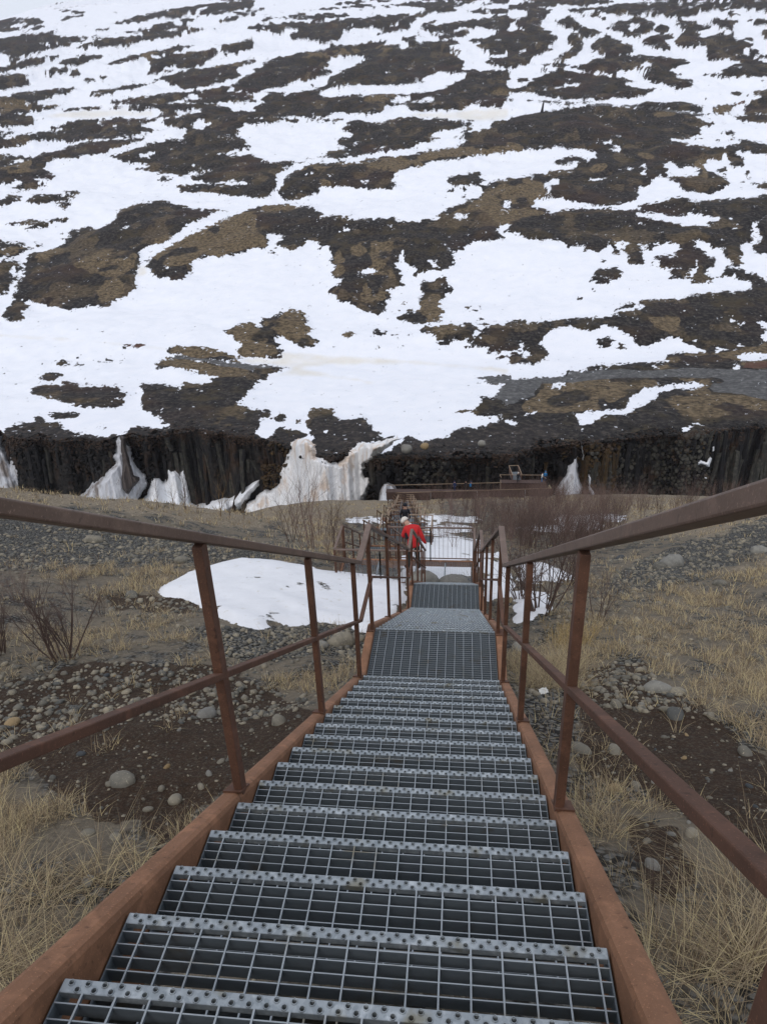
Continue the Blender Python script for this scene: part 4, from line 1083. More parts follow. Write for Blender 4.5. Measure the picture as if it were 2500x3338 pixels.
# river
mb=MB();mb.box(-260,220,108,175,-79.5,-78)
k=N('river_water');k.col((.03,.05,.055));k.bump(k.noise(k.geo(),1.5,3),.1,.5);o=mb.build('river',k.done(.12,0,.5));tag(o,'glacial river in the gorge bottom',kind='structure')
# ---------------------------------------------------------------- near slope
CP=[(1500,1630,107),(1300,1638,107),(1780,1622,107),(1500,1640,80),(1500,1690,55),(1500,1740,40),(1500,1800,27),(1500,1850,19.8),
(2000,1618,107),(2000,1660,70),(2000,1730,45),(2000,1800,30),(2000,1900,18),(2000,2000,12),(2000,2150,8),(2000,2300,5.5),(2000,2600,3.3),
(2250,1624,106),(2600,1640,70),(2450,1690,45),(2500,1750,28),(2500,1900,17),(2500,2200,8),(2500,2600,3.2),(2400,3338,.9),
(0,1600,30),(400,1640,34),(750,1668,38),(0,1750,20),(400,1760,22),(800,1760,25),(1050,1745,32),(0,1950,11.5),(400,1950,13),(600,1840,16.5),(900,1845,16.2),(900,2040,10.5),(300,2150,8),(0,2200,7),(0,2500,4.2),(400,2550,3.8),(800,2300,6),(1000,2200,7.6),(0,2900,2.1),(0,3338,1.1),
(950,1664,88),(1200,1642,102),(1500,2105,9),(1500,2000,13.2),(1330,1905,16.)]
CX=[on_y(*c) for c in CP]
CX+= [np.array(q,float) for q in ((-40,60,-33.5),(-30,45,-24.5),(-55,100,-56),(-20,80,-40.5),(-40,-6,3),(40,-6,4.5),(0,-4,1.6),(-3,-4,1.2),(3,-4,1.5),(0,0,-.75),(0,2,-2.0),(0,3.5,-2.95),(45,60,-26),(70,105,-47),(55,30,-10),(-50,20,-6),(0,12,-7.3),(-1.2,6.5,-4.6),(1.2,6.5,-4.5),(-1.2,9,-6.0),(1.2,9,-5.85),(0,-10,5),(-8,-10,4),(8,-10,5.5))]
CX=np.array(CX)
AYy=np.array([-12,-5,0,3.3,5.5,8,12,18,27,40,55,80,108,140]);AZz=np.array([6,2.2,-.9,-2.95,-3.9,-5.2,-7.2,-10.0,-14.2,-20.25,-26.8,-37.35,-48.9,-60])
def _w(x,y):
    s=np.maximum(y+14,4);return x/s*2.2,np.log(s)
def _tps():
    X,Y=_w(CX[:,0],CX[:,1]);sc=np.maximum(CX[:,1]+8,3);val=(CX[:,2]-np.interp(CX[:,1],AYy,AZz))/sc
    n=len(X);d=np.hypot(X[:,None]-X,Y[:,None]-Y);K=np.where(d>0,d*d*np.log(d+1e-12),0)+np.eye(n)*.0008
    Pm=np.stack([np.ones(n),X,Y],1);A=np.block([[K,Pm],[Pm.T,np.zeros((3,3))]])
    return X,Y,np.linalg.solve(A,np.concatenate([val,np.zeros(3)]))
TX,TY,TC=_tps()
def ground(x,y,fine=True):
    x=np.asarray(x,float);y=np.asarray(y,float);sh=x.shape;x=x.ravel();y=y.ravel()
    X,Y=_w(x,y);out=np.zeros(len(x))
    for i in range(0,len(x),40000):
        a=slice(i,i+40000);d=np.hypot(X[a,None]-TX,Y[a,None]-TY);out[a]=(d*d*np.log(d+1e-12))@TC[:-3]+TC[-3]+TC[-2]*X[a]+TC[-1]*Y[a]
    z=out*np.maximum(y+8,3)+np.interp(y,AYy,AZz)
    r=np.hypot(x,y+1)
    if fine:
        z=z+(fbm(x/2.2,y/2.2,3,81)-.5)*.34*np.clip((np.abs(x)-.6)/1.5,.12,1)+(fbm(x/.55,y/.55,3,82)-.5)*.10
        z=z+np.clip(r/30-.3,0,1)*((fbm(x/9,y/9,3,83)-.5)*1.3)*np.clip((104-y)/25,.1,1)
    rim=113.5+(fbm(x/8,0*x,3,84)-.5)*4
    z=z-np.clip((y-rim)/7,0,1)**.7*30-np.clip((y-rim)/7,0,1)*.0
    return z.reshape(sh)
GN,GR=640,540
def near():
    az=np.radians(np.linspace(-108,108,GN));az=az-0
    r=np.concatenate([[.25],np.geomspace(.6,122,GR-1)])
    X=r[:,None]*np.sin(az)[None];Y=-1.6+r[:,None]*np.cos(az)[None]
    Z=ground(X,Y)
    P=np.stack([X,Y,Z],-1).reshape(-1,3);u,v=px(P)
    wu=(fbm(u/55,v/30,4,91)-.5)*90;wv=(fbm(u/55,v/30,4,92)-.5)*50
    vis=(((P-CAM)@FB)>.2)
    def lay(c,r_=2,n=.7,s=0): return samp(blur((NM==c).astype(float),r_),u+wu,v+wv)*vis+(fbm(X.ravel()/.8,Y.ravel()/.8,4,95+s)-.5)*n
    sn=samp(blur(blur((NM==1).astype(float),4),3),u+wu*.4,v+wv*.3)*vis+(fbm(X.ravel()*1.7,Y.ravel()*1.7,4,77)-.5)*1.7+(fbm(X.ravel()/1.4,Y.ravel()/1.4,3,78)-.5)*.5
    sb=samp(blur(blur((NM==1).astype(float),5),4),u,v)*vis;s0=samp(blur((NM==1).astype(float),3),u+wu*.4,v+wv*.3)*vis;sn=s0+(sn-s0)*np.clip(sb*3-.1,0,1)
    sn=sn*(P[:,1]<104);near_=np.clip((np.hypot(P[:,0],P[:,1]+1)-12)/26,0,1)
    sb=samp(blur(blur((NM==1).astype(float),5),4),u,v)*vis
    dist=np.hypot(P[:,0],P[:,1])
    P[:,2]+=np.clip(sb-.35,0,1)*.20*np.clip(dist/8,0,1)
    # small bushes of dwarf shrubs in between the snow strips
    me=fast_mesh('ground',P,grid_faces(GR,GN)[:,::-1],M['near']);sat=lambda q:np.clip(q,0,1)
    set_col(me,'mk',np.stack([sat(sn),sat(lay(2,6,1.)*(.25+.75*near_)),sat(lay(3,5,.8,5))],-1))
    set_col(me,'mk2',np.stack([sat(lay(6,6,.8,9))]*3,-1))
    tag(link('ground',me),'steep slope of gravel, soil, dry grass and snow either side of the stairs',kind='structure')
near()
# ---------------------------------------------------------------- stairs
W=1.26;G_,H_=.276902,.171166;SL=H_/G_
def tread_mesh(width=W,depth=.285):
    nos=MB()    # perforated nosing strip, top at z=0, far edge at y=0
    w0=.028
    # plate in cells: two staggered rows of holes
    cw=width/32;R=.0064;hw=w0/2
    def cell(cx,cy,sx,sy,zt):
        V=[(cx-sx,cy-sy,zt),(cx+sx,cy-sy,zt),(cx+sx,cy+sy,zt),(cx-sx,cy+sy,zt)]
        n=8;O=[(cx+math.cos(a)*R,cy+math.sin(a)*R,zt) for a in [math.pi*(-.75)+2*math.pi*i/n for i in range(n)]]
        b=len(V);V+=O;F=[(0,1,b+2,b+1,b+0),(1,2,b+4,b+3,b+2),(2,3,b+6,b+5,b+4),(3,0,b+0,b+7,b+6)]
        nos.add(V,F)
        Rr=[(cx+math.cos(a)*R*1.28,cy+math.sin(a)*R*1.28,zt+.0002) for a in [math.pi*(-.75)+2*math.pi*i/n for i in range(n)]]
        Rt=[(cx+math.cos(a)*R*1.12,cy+math.sin(a)*R*1.12,zt+.0028) for a in [math.pi*(-.75)+2*math.pi*i/n for i in range(n)]]
        Ri=[(cx+math.cos(a)*R*.92,cy+math.sin(a)*R*.92,zt+.0026) for a in [math.pi*(-.75)+2*math.pi*i/n for i in range(n)]]
        Rb=[(x,y,zt-.014) for x,y,_ in Ri]
        V=Rr+Rt+Ri+Rb;F=[]
        for k in range(3):
            for i in range(n): j=(i+1)%n;F.append((k*n+i,k*n+j,(k+1)*n+j,(k+1)*n+i))
        nos.add(V,F)
    for row in (0,1):
        cy=-hw/2-row*hw
        sh=0 if row==0 else cw/2
        if row: nos.add([(-width/2,cy-hw/2,0),(-width/2+cw/2,cy-hw/2,0),(-width/2+cw/2,cy+hw/2,0),(-width/2,cy+hw/2,0)],[(0,1,2,3)])
        for i in range(32 if row==0 else 31):
            cell(-width/2+cw*(i+.5)+sh,cy,cw/2,hw/2,0)
        if row: nos.add([(width/2-cw/2,cy-hw/2,0),(width/2,cy-hw/2,0),(width/2,cy+hw/2,0),(width/2-cw/2,cy+hw/2,0)],[(0,1,2,3)])
    nos.box(-width/2,width/2,-.0035,0.001,-.036,-.0005);nos.box(-width/2,width/2,-w0-.001,-w0+.002,-.02,-.0005)
    bar=MB()
    def dbar(x0,x1,y0,y1,zb,zt=-.001):    # bright top edge; the sides' shade is put into a darker steel colour
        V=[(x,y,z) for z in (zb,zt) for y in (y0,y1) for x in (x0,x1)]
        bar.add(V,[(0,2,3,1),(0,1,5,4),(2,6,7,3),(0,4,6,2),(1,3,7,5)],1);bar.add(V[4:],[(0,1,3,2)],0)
    y=-w0-.022
    n=int((depth-w0-.02)/.0335)
    for i in range(n+1):
        dbar(-width/2,width/2,y-i*.0335-.0015,y-i*.0335+.0015,-.046)
    k=int(width/.0785);x0=-width/2+.055
    for i in range(k+1):
        x=x0+i*.0785
        if x>width/2-.01: break
        dbar(x-.0022,x+.0022,-depth,-w0,-.010,.0005)
    for s in (-1,1): bar.box(s*width/2-.002,s*width/2+.002,-depth,0,-.06,-.002,1)
    dbar(-width/2,width/2,-depth-.002,-depth+.002,-.046)
    return nos.mesh('nosing',M['galv']),bar.mesh('tread',[M['bars'],M['faces']])
NOS,TRD=tread_mesh()
def grating_mesh(width,depth,px_=.0885,py_=.0335,edge=True,name='landing_grating'):
    bar=MB()
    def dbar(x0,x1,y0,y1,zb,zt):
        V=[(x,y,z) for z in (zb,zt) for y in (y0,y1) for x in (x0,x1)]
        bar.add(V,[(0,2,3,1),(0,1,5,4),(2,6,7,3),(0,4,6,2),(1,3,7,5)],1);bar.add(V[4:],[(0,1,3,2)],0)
    y=-depth+.02
    while y<-.045: dbar(-width/2,width/2,y-.0015,y+.0015,-.042,-.001);y+=py_
    x=-width/2+.05
    while x<width/2-.01: dbar(x-.0022,x+.0022,-depth,-.042,-.01,.0005);x+=px_
    for s in (-1,1): bar.box(s*width/2-.0025,s*width/2+.0025,-depth,0,-.035,.0005,1)
    bar.box(-width/2,width/2,-depth-.002,-depth+.002,-.034,-.001,1)
    return bar.mesh(name,[M['bars'],M['faces']])
def put(name,me,parent,loc): o=link(name,me,parent);o.location=loc;return o
ST=tag(empty('metal_staircase',(0,0,0)),'long rusty steel staircase with galvanised grating treads running down from the viewer',"staircase")
def flight(parent,y0,z0,n,first=0,x=0):
    for i in range(first,n):
        t=put('tread',TRD,parent,(x,y0+i*G_,z0-i*H_));put('nosing',NOS,t,(0,0,0))
flight(ST,0,0,17,-4)
def landing(y1,z,depth,x=0):
    g=put('landing_grating',grating_mesh(W,depth),ST,(x,y1,z));put('nosing',NOS,g,(0,0,0))
L1y,L1z=5.4348,-17*H_;landing(L1y,L1z,1.02)
flight(ST,L1y+G_,L1z-H_,17)
L2y=L1y+17*G_+1.12;L2z=L1z-18*H_;landing(L2y,L2z,1.14)
flight(ST,L2y+G_,L2z-H_,17)
PLz=L2z-18*H_;PLy0=L2y+17*G_+.04;PLy1=PLy0+1.42
# stringers: rectangular hollow sections following flights and landings
def path_bar(name,pts,w_,h_,mat,parent,bevel=.012,x=0,drop=0):
    """mitred rectangular tube along a path in the y-z plane"""
    mb=MB();n=len(pts);V=[]
    for i,(y,z) in enumerate(pts):
        a=np.array(pts[i])-np.array(pts[i-1]) if i else None;b=np.array(pts[i+1])-np.array(pts[i]) if i<n-1 else None
        if a is not None:a=a/np.linalg.norm(a)
        if b is not None:b=b/np.linalg.norm(b)
        t=a if b is None else b if a is None else (a+b)/np.linalg.norm(a+b)
        nn=np.array([-t[1],t[0]]);c=1. if (a is None or b is None) else float(np.dot(nn,[-a[1],a[0]]))
        nn=nn/max(c,.3)
        for sx,sn in ((-1,0),(1,0),(1,-1),(-1,-1)):
            q=np.array([y,z])+nn*(sn*h_);V.append((x+sx*w_/2,q[0],q[1]-drop))
    F=[(0,1,2,3),(4*n-1,4*n-2,4*n-3,4*n-4)]
    for i in range(n-1):
        for k in range(4): F.append((4*i+k,4*i+4+k,4*i+4+(k+1)%4,4*i+(k+1)%4))
    mb.add(V,F);return mb.build(name,M[mat],parent,bevel=bevel)
zo=.05
def nl(y):
    if y<=L1y-1.0: return min(max(-SL*y,L1z),9)
    if y<=L1y: return L1z
    if y<L2y-1.12: return L1z-SL*(y-L1y)
    if y<=L2y: return L2z
    return L2z-SL*(y-L2y)
kn=[-1.75,-L1z/SL+.02,L1y+.02,L2y-1.1,L2y+.02,PLy0-.02]
SP=[(y,nl(y)+zo) for y in kn]
SP=[(-1.75,1.75*SL+zo),(4.62,L1z+zo),(5.44,L1z+zo),(10.30,L2z+zo),(L2y+.02,L2z+zo),(PLy0+.0,PLz+.14)]
for s in (-1,1):
    o=path_bar('stringer',SP,.082,.30,'stringer',ST,.022,x=s*(W/2+.050))
    # handrail and middle rail
    HR=1.243
    RP=[(-1.75,1.75*SL+HR),(4.70,-1.645),(5.46,-1.665),(10.46,-4.755),(L2y+.05,-4.80),(PLy0+.02,PLz+1.15)]
    path_bar('handrail',RP,.056,.036,'rail',ST,.005,x=s*(W/2+.028),drop=0)
    MP=[(-1.75,1.75*SL+.66),(4.62,-2.23),(5.46,-2.27),(10.46,-5.36),(L2y+.05,-5.41),(PLy0+.02,PLz+.60)]
    path_bar('middle_rail',MP,.038,.028,'post',ST,.004,x=s*(W/2+.028))
    ys=[-1.85,-.33,1.216,2.775,4.36,5.34,6.95,8.5,10.05,L2y-.12,L2y+1.5,L2y+3.0,L2y+4.4]
    pm=MB();
    for y in ys:
        zb=np.interp(y,[p[0] for p in SP],[p[1] for p in SP]);zt=np.interp(y,[p[0] for p in RP],[p[1] for p in RP])-.045
        sl=0 if (4.6<y<5.46 or 10.3<y<L2y) else -SL
        mb=MB();xc=s*(W/2+.028);mb.box(xc-.018,xc+.018,y-.028,y+.028,zb-.02,zt)
        p=mb.build('post',M['post'],ST,bevel=.003)
        q=MB();xp=s*(W/2+.045);V=[(xp+a*.038,y+b*.055,zb+b*.055*sl+c) for c in (-.001,.009) for b in (-1,1) for a in (-1,1)]
        q.add(V,[(0,2,3,1),(4,5,7,6),(0,1,5,4),(2,6,7,3),(0,4,6,2),(1,3,7,5)]);q.build('base_plate',M['post'],p)
# cross beams under landings
for y,z in ((4.55,L1z),(5.35,L1z),(10.3,L2z),(L2y-.08,L2z)):
    mb=MB();mb.box(-W/2,W/2,y-.03,y+.03,z-.16,z-.04);mb.build('cross_beam',M['post'],ST)
for y,z in ((5.2,L1z),(11.1,L2z)):
    for s in (-1,1):
        mb=MB();mb.box(s*.7-.05,s*.7+.05,y-.05,y+.05,z-2.0,z-.2);mb.build('support_leg',M['post'],ST)
# ---------------------------------------------------------------- mesh platform at the foot of the second flight
PF=tag(empty('mesh_platform',(0,0,0)),'wide see-through mesh landing where the person in red stands','platform')
PX0,PX1=-3.16,.70
mb=MB();
def small_grate(x0,x1,y0,y1,z,parent,p=.050):
    mb=MB();y=y0
    while y<y1: mb.box(x0,x1,y-.0018,y+.0018,z-.004,z);y+=p
    x=x0
    while x<x1: mb.box(x-.0018,x+.0018,y0,y1,z-.004,z+.001);x+=p
    return mb.build('mesh_floor',M['bars'],parent)
small_grate(PX0+.06,-1.0,PLy0+.05,PLy1-.05,PLz,PF);small_grate(-1.0,PX1-.06,PLy0+.05,PLy1-.05,PLz,PF)
for (a,b,c,d) in ((PX0,PX1,PLy1-.06,PLy1+.02),(PX0,PX1,PLy0-.03,PLy0+.04),(PX0-.02,PX0+.06,PLy0,PLy1),(PX1-.06,PX1+.02,PLy0,PLy1)):
    mb=MB();mb.box(a,b,c,d,PLz-.17,PLz+.012);mb.build('edge_beam',M['stringer'],PF,bevel=.004)
for x in (-.98,-2.1,-.15):
    mb=MB();mb.box(x-.02,x+.02,PLy0,PLy1,PLz-.13,PLz-.035);mb.build('cross_beam',M['galv'],PF)
for x in (PX0+.05,-1.2,PX1-.05):
    for y in (PLy0+.05,PLy1-.05):
        mb=MB();mb.box(x-.05,x+.05,y-.05,y+.05,PLz-2.2,PLz-.15);mb.build('support_leg',M['post'],PF)
BAL=MB();BAL.box(-.004,.004,-.004,.004,0,.98);BAL=BAL.mesh('baluster',M['post'])
def panel(parent,p0,p1,h=1.10,posts=True,nb=None,mesh=BAL):
    p0=np.array(p0,float);p1=np.array(p1,float);L=np.linalg.norm(p1-p0);up=np.array([0,0,1.])
    mb=MB();mb.frame(p0+up*h,p1+up*h,.062,.03);mb.build('top_rail',M['rail'],parent,bevel=.003)
    mb=MB();mb.frame(p0+up*.09,p1+up*.09,.03,.02);mb.build('bottom_rail',M['post'],parent)
    if posts:
        for p in (p0,p1): mb=MB();mb.frame(p-up*.05,p+up*(h-.02),.06,.03,up=(p1-p0)/L);mb.build('post',M['post'],parent)
    n=nb or max(2,int(L/.115))
    for i in range(1,n):
        o=put('baluster',mesh,parent,p0+(p1-p0)*i/n+up*.1)
panel(PF,(-1.80,PLy1-.02,PLz),(-.58,PLy1-.02,PLz));panel(PF,(-.58,PLy1-.02,PLz),(PX1-.03,PLy1-.02,PLz))
panel(PF,(PX0+.02,PLy0+.03,PLz),(-1.9,PLy0+.03,PLz));panel(PF,(-1.9,PLy0+.03,PLz),(-.72,PLy0+.03,PLz))
panel(PF,(PX0+.02,PLy0+.03,PLz),(PX0+.02,PLy1,PLz));panel(PF,(PX1-.03,PLy0+.03,PLz),(PX1-.03,PLy1,PLz))
# ---------------------------------------------------------------- lower stair flights down to the gorge rim
gt_mesh=MB()
def lower_flight(idx,x,y0,z0,n,label,land=1.3,wide=(0,0)):
    """flight from (y0,z0) with n steps and a landing at its foot"""
    t=tag(empty('lower_stair_flight',(x,y0,z0)),label,'stairs','stair flights zigzagging down to the gorge rim')
    near=idx<3
    for i in range(n):
        if near:
            q=put('tread',TRD,t,(0,(i+1)*G_,-(i+1)*H_));put('nosing',NOS,q,(0,0,0))
        else:
            mb=MB();mb.box(-W/2,W/2,i*G_,(i+1)*G_,-(i+1)*H_-.03,-(i+1)*H_);mb.build('tread',M['faces'],t)
    ye,ze=n*G_,-n*H_
    x0,x1=-W/2-wide[0],W/2+wide[1]
    if idx<4:
        g=grating_mesh(x1-x0,land,name='landing_grating');put('landing_grating',g,t,((x0+x1)/2,ye+land,ze))
    else:
        mb=MB();mb.box(x0,x1,ye,ye+land,ze-.03,ze);mb.build('landing_grating',M['faces'],t)
    for s in (-1,1):
        xx=s*(W/2+.05)
        path_bar('stringer',[(0,.05),(ye,ze+.05)],.10,.28,'stringer',t,0,x=xx+s*.02)
        path_bar('handrail',[(0,1.15),(ye,ze+1.15)],.06,.04,'rail' if idx<1 else 'railtan',t,0,x=xx)
        path_bar('middle_rail',[(0,.6),(ye,ze+.6)],.035,.03,'post',t,0,x=xx)
        for yy in np.linspace(.15,ye-.1,4 if n>12 else 3):
            mb=MB();mb.box(xx-.02,xx+.02,yy-.03,yy+.03,-SL*yy,1.12-SL*yy);mb.build('post',M['post'],t)
    # landing rails: sides and, where it is wider than the flight, the far edge
    zt=ze+1.12
    for xx in (x0,x1):
        mb=MB();mb.frame((xx,ye,zt),(xx,ye+land,zt),.06,.04);mb.build('handrail',M['rail' if idx<1 else 'railtan'],t)
        for yy in (ye+.05,ye+land-.05):
            mb=MB();mb.box(xx-.02,xx+.02,yy-.03,yy+.03,ze-1.6,zt);mb.build('post',M['post'],t)
    for k_,(a,b) in enumerate(((x0,-W/2),(W/2,x1))):
        if b-a>.4:
            yy=ye+land-.02
            mb=MB();mb.frame((a,yy,zt),(b,yy,zt),.06,.04);mb.build('handrail',M['railtan'],t)
            for q in np.linspace(a,b,max(3,int((b-a)/.25)+1)): mb=MB();mb.box(q-.012,q+.012,yy-.01,yy+.01,ze,zt);mb.build('baluster',M['post'],t)
            yy=ye+.02;mb=MB();mb.frame((a,yy,zt),(b,yy,zt),.06,.04);mb.build('handrail',M['railtan'],t)
    mb=MB();mb.box(x0-.04,x1+.04,ye+land,ye+land+.06,ze-.17,ze+.01);mb.build('edge_beam',M['stringer'],t)
    return x,y0+ye+land,z0+ze
x,y,z=-2.45,PLy1,PLz
names=['lower stair flight leaving the left half of the mesh landing','second lower stair flight, just below the flight that leaves the mesh landing']
chain=[];y_,z_=y,z
for i in range(15):
    n=17
    if i>=1:
        n=min(range(6,17),key=lambda k:abs(z_-k*H_-.45-float(ground(np.array([x]),np.array([y_+k*G_+1.55]),False)[0])))
    wide=(.1,.1) if i in(0,) else ((0,1.1) if i%2 else (.5,.0))
    lab=names[i] if i<2 else 'far rusty stair flight zigzagging down the grass slope, number %s in the row'%i
    if i>=2:
        ordn=['third','fourth','fifth','sixth','seventh','eighth','ninth','tenth','eleventh','twelfth','thirteenth','fourteenth','fifteenth'][i-2]
        lab='small rusty stair flight on the grass slope, %s one below the mesh landing'%ordn
    chain.append((x,y_,z_))
    x,y_,z_=lower_flight(i,x,y_,z_,n,lab,1.3 if i<1 else 1.55,wide)
    # keep to the ground as it falls
    gz=float(ground(np.array([x]),np.array([y_]),False)[0])
    x=-2.45-max(0,y_-23)*.083+(.45 if i%2 else -.25)
    if z_<gz+.2: z_=gz+.2
    if y_>94: break
CHAIN=chain
# ---------------------------------------------------------------- viewing platform on the rim
VP=tag(empty('viewing_platform',on_y(1500,1605,107.5)),'long rusty steel viewing platform with a raised deck on the gorge rim','platform')
VO=np.array(VP.location)
VY=107.5
def vp(u,v,y=VY): return on_y(u,v,y)-VO
a0,a1=vp(1289,1607),vp(1796,1592);b0,b1=vp(1259,1633),vp(1799,1618)
PU=np.array([1259,1404,1556,1712,1799]);
floorz=(a0[2]+a1[2])/2-.41
for i in range(4):
    mb=MB();x0=vp(PU[i],1600)[0];x1=vp(PU[i+1],1600)[0]-.06;zt=np.interp((x0+x1)/2,[a0[0],a1[0]],[a0[2],a1[2]])
    mb.box(x0,x1,-.04,.04,zt-1.35,zt);mb.build('side_panel',M['panel'],VP)
    mb=MB();mb.box(x1,x1+.07,-.07,.05,zt-1.3,zt+.02);mb.build('panel_joint',M['galv'] if i<3 else M['post'],VP)
mb=MB();mb.frame((a0[0],-.02,a0[2]+.03),(a1[0],-.02,a1[2]+.03),.10,.07);mb.build('handrail',M['railtan'],VP)
mb=MB();mb.box(b0[0],a1[0],-.0,1.35,floorz-.12,floorz);mb.build('walkway_floor',M['panel'],VP)
# far rail with balusters
fy=1.3;f0=on_y(1260,1582,VY+fy)-VO;f1=on_y(1634,1573,VY+fy)-VO
mb=MB();mb.frame(f0,f1,.09,.07);mb.build('handrail',M['railtan'],VP)
nb=60
for i in range(nb+1):
    q=f0+(f1-f0)*i/nb;wd=.03 if i%8==0 else .005;mb=MB();mb.box(q[0]-wd,q[0]+wd,q[1]-.02,q[1]+.02,floorz,q[2]);mb.build('baluster' if i%8 else 'post',M['post'],VP)
mb=MB();mb.frame((f0[0],0,a0[2]),f0,.07,.05);mb.build('handrail',M['rail'],VP)
# raised deck
d0,d1=on_y(1633,1577,VY+1.35)-VO,on_y(1779,1574,VY+1.35)-VO;dz=(d0[2]+d1[2])/2
mb=MB();mb.box(d0[0],d1[0],1.35,1.43,floorz-.1,dz);mb.build('deck_front_panel',M['panel'],VP)
mb=MB();mb.box(d0[0],d1[0],1.35,2.8,dz-.06,dz);mb.build('raised_deck',M['panel'],VP)
mb=MB();mb.box(d0[0]-.06,d0[0]+.0,1.35,2.8,floorz-.1,dz+.02);mb.build('deck_side_panel',M['railtan'],VP)
r0,r1=on_y(1629,1550,VY+2.8)-VO,on_y(1764,1546,VY+2.8)-VO;rz=(r0[2]+r1[2])/2
mb=MB();mb.frame((r0[0],2.8,rz),(r1[0],2.8,rz),.09,.06);mb.build('handrail',M['railtan'],VP)
mb=MB();mb.frame((d0[0],1.4,dz+1.0),(r0[0],2.8,rz),.08,.06);mb.build('handrail',M['railtan'],VP)
mb=MB();mb.frame((d1[0],1.4,dz+.9),(r1[0],2.8,rz),.08,.06);mb.build('handrail',M['railtan'],VP)
for i in range(25):
    xx=r0[0]+(r1[0]-r0[0])*i/24;mb=MB();mb.box(xx-.006,xx+.006,2.78,2.82,dz,rz);mb.build('baluster',M['post'],VP)
# projecting balcony behind the raised deck
c=[on_y(1659,1518,VY+6)-VO,on_y(1689,1517,VY+6)-VO,on_y(1671,1548,VY+2.8)-VO,on_y(1701,1547,VY+2.8)-VO]
for a,b in ((0,1),(0,2),(1,3)): mb=MB();mb.frame(c[a],c[b],.11,.08);mb.build('balcony_rail',M['railtan'],VP)
mb=MB();fl=1.15
V=[c[2]-(0,0,fl),c[3]-(0,0,fl),c[1]-(0,0,fl),c[0]-(0,0,fl)];mb.add(V,[(0,1,2,3)]);mb.add([v-(0,0,.1) for v in V],[(0,3,2,1)]);mb.build('balcony_floor',M['faces'],VP)
for a,b in ((0,2),(1,3)):
    mb=MB();V=[c[a],c[b],c[b]-(0,0,fl),c[a]-(0,0,fl)];V=V+[q+np.array([.04,0,0]) for q in V];mb.add(V,[(0,1,2,3),(4,7,6,5),(0,4,5,1),(2,6,7,3),(1,5,6,2),(0,3,7,4)]);mb.build('balcony_side',M['post'],VP)
for xx in (b0[0]+.2,-3,3,a1[0]-.3):
    mb=MB();mb.box(xx-.1,xx+.1,1.,1.2,floorz-3,floorz-.1);mb.build('support_leg',M['post'],VP)
# ---------------------------------------------------------------- people
M['skin']=simple('skin',(.45,.27,.20),.6)
def cloth(n,c): return simple(n,c,.85,var=.18,scale=40,bump=.01)
M['red']=cloth('red_jacket_fabric',(.47,.022,.024));M['black']=cloth('black_fabric',(.012,.013,.018));M['navy']=cloth('navy_fabric',(.015,.03,.09))
M['blue']=cloth('blue_fabric',(.02,.16,.38));M['cream']=cloth('cream_wool',(.62,.58,.52));M['trouser']=cloth('dark_green_trousers',(.022,.03,.028));M['khaki']=cloth('khaki_fabric',(.30,.28,.18));M['white']=cloth('white_fabric',(.7,.7,.66));M['boot']=cloth('brown_boot_leather',(.045,.018,.018))
BASE=dict(pel=(0,0,.95),bel=(0,.01,1.12),che=(0,.0,1.34),nek=(0,-.005,1.50),hed=(0,.015,1.62),top=(0,.01,1.73),
 shl=(-.19,0,1.42),ell=(-.26,-.02,1.15),hal=(-.25,.08,.90),fil=(-.25,.12,.82),
 shr=(.19,0,1.42),elr=(.26,-.02,1.15),har=(.25,.08,.90),fir=(.25,.12,.82),
 hil=(-.10,0,.90),knl=(-.11,.02,.50),anl=(-.12,-.02,.09),tol=(-.13,.16,.04),
 hir=(.10,0,.90),knr=(.11,.02,.50),anr=(.12,-.02,.09),tor=(.13,.16,.04))
EDG=[('pel','bel'),('bel','che'),('che','nek'),('nek','hed'),('hed','top'),('che','shl'),('shl','ell'),('ell','hal'),('hal','fil'),('che','shr'),('shr','elr'),('elr','har'),('har','fir'),('pel','hil'),('hil','knl'),('knl','anl'),('anl','tol'),('pel','hir'),('hir','knr'),('knr','anr'),('anr','tor')]
RAD=dict(pel=.15,bel=.145,che=.155,nek=.062,hed=.098,top=.075,sh=.088,el=.062,ha=.045,fi=.028,hi=.105,kn=.075,an=.055,to=.042)
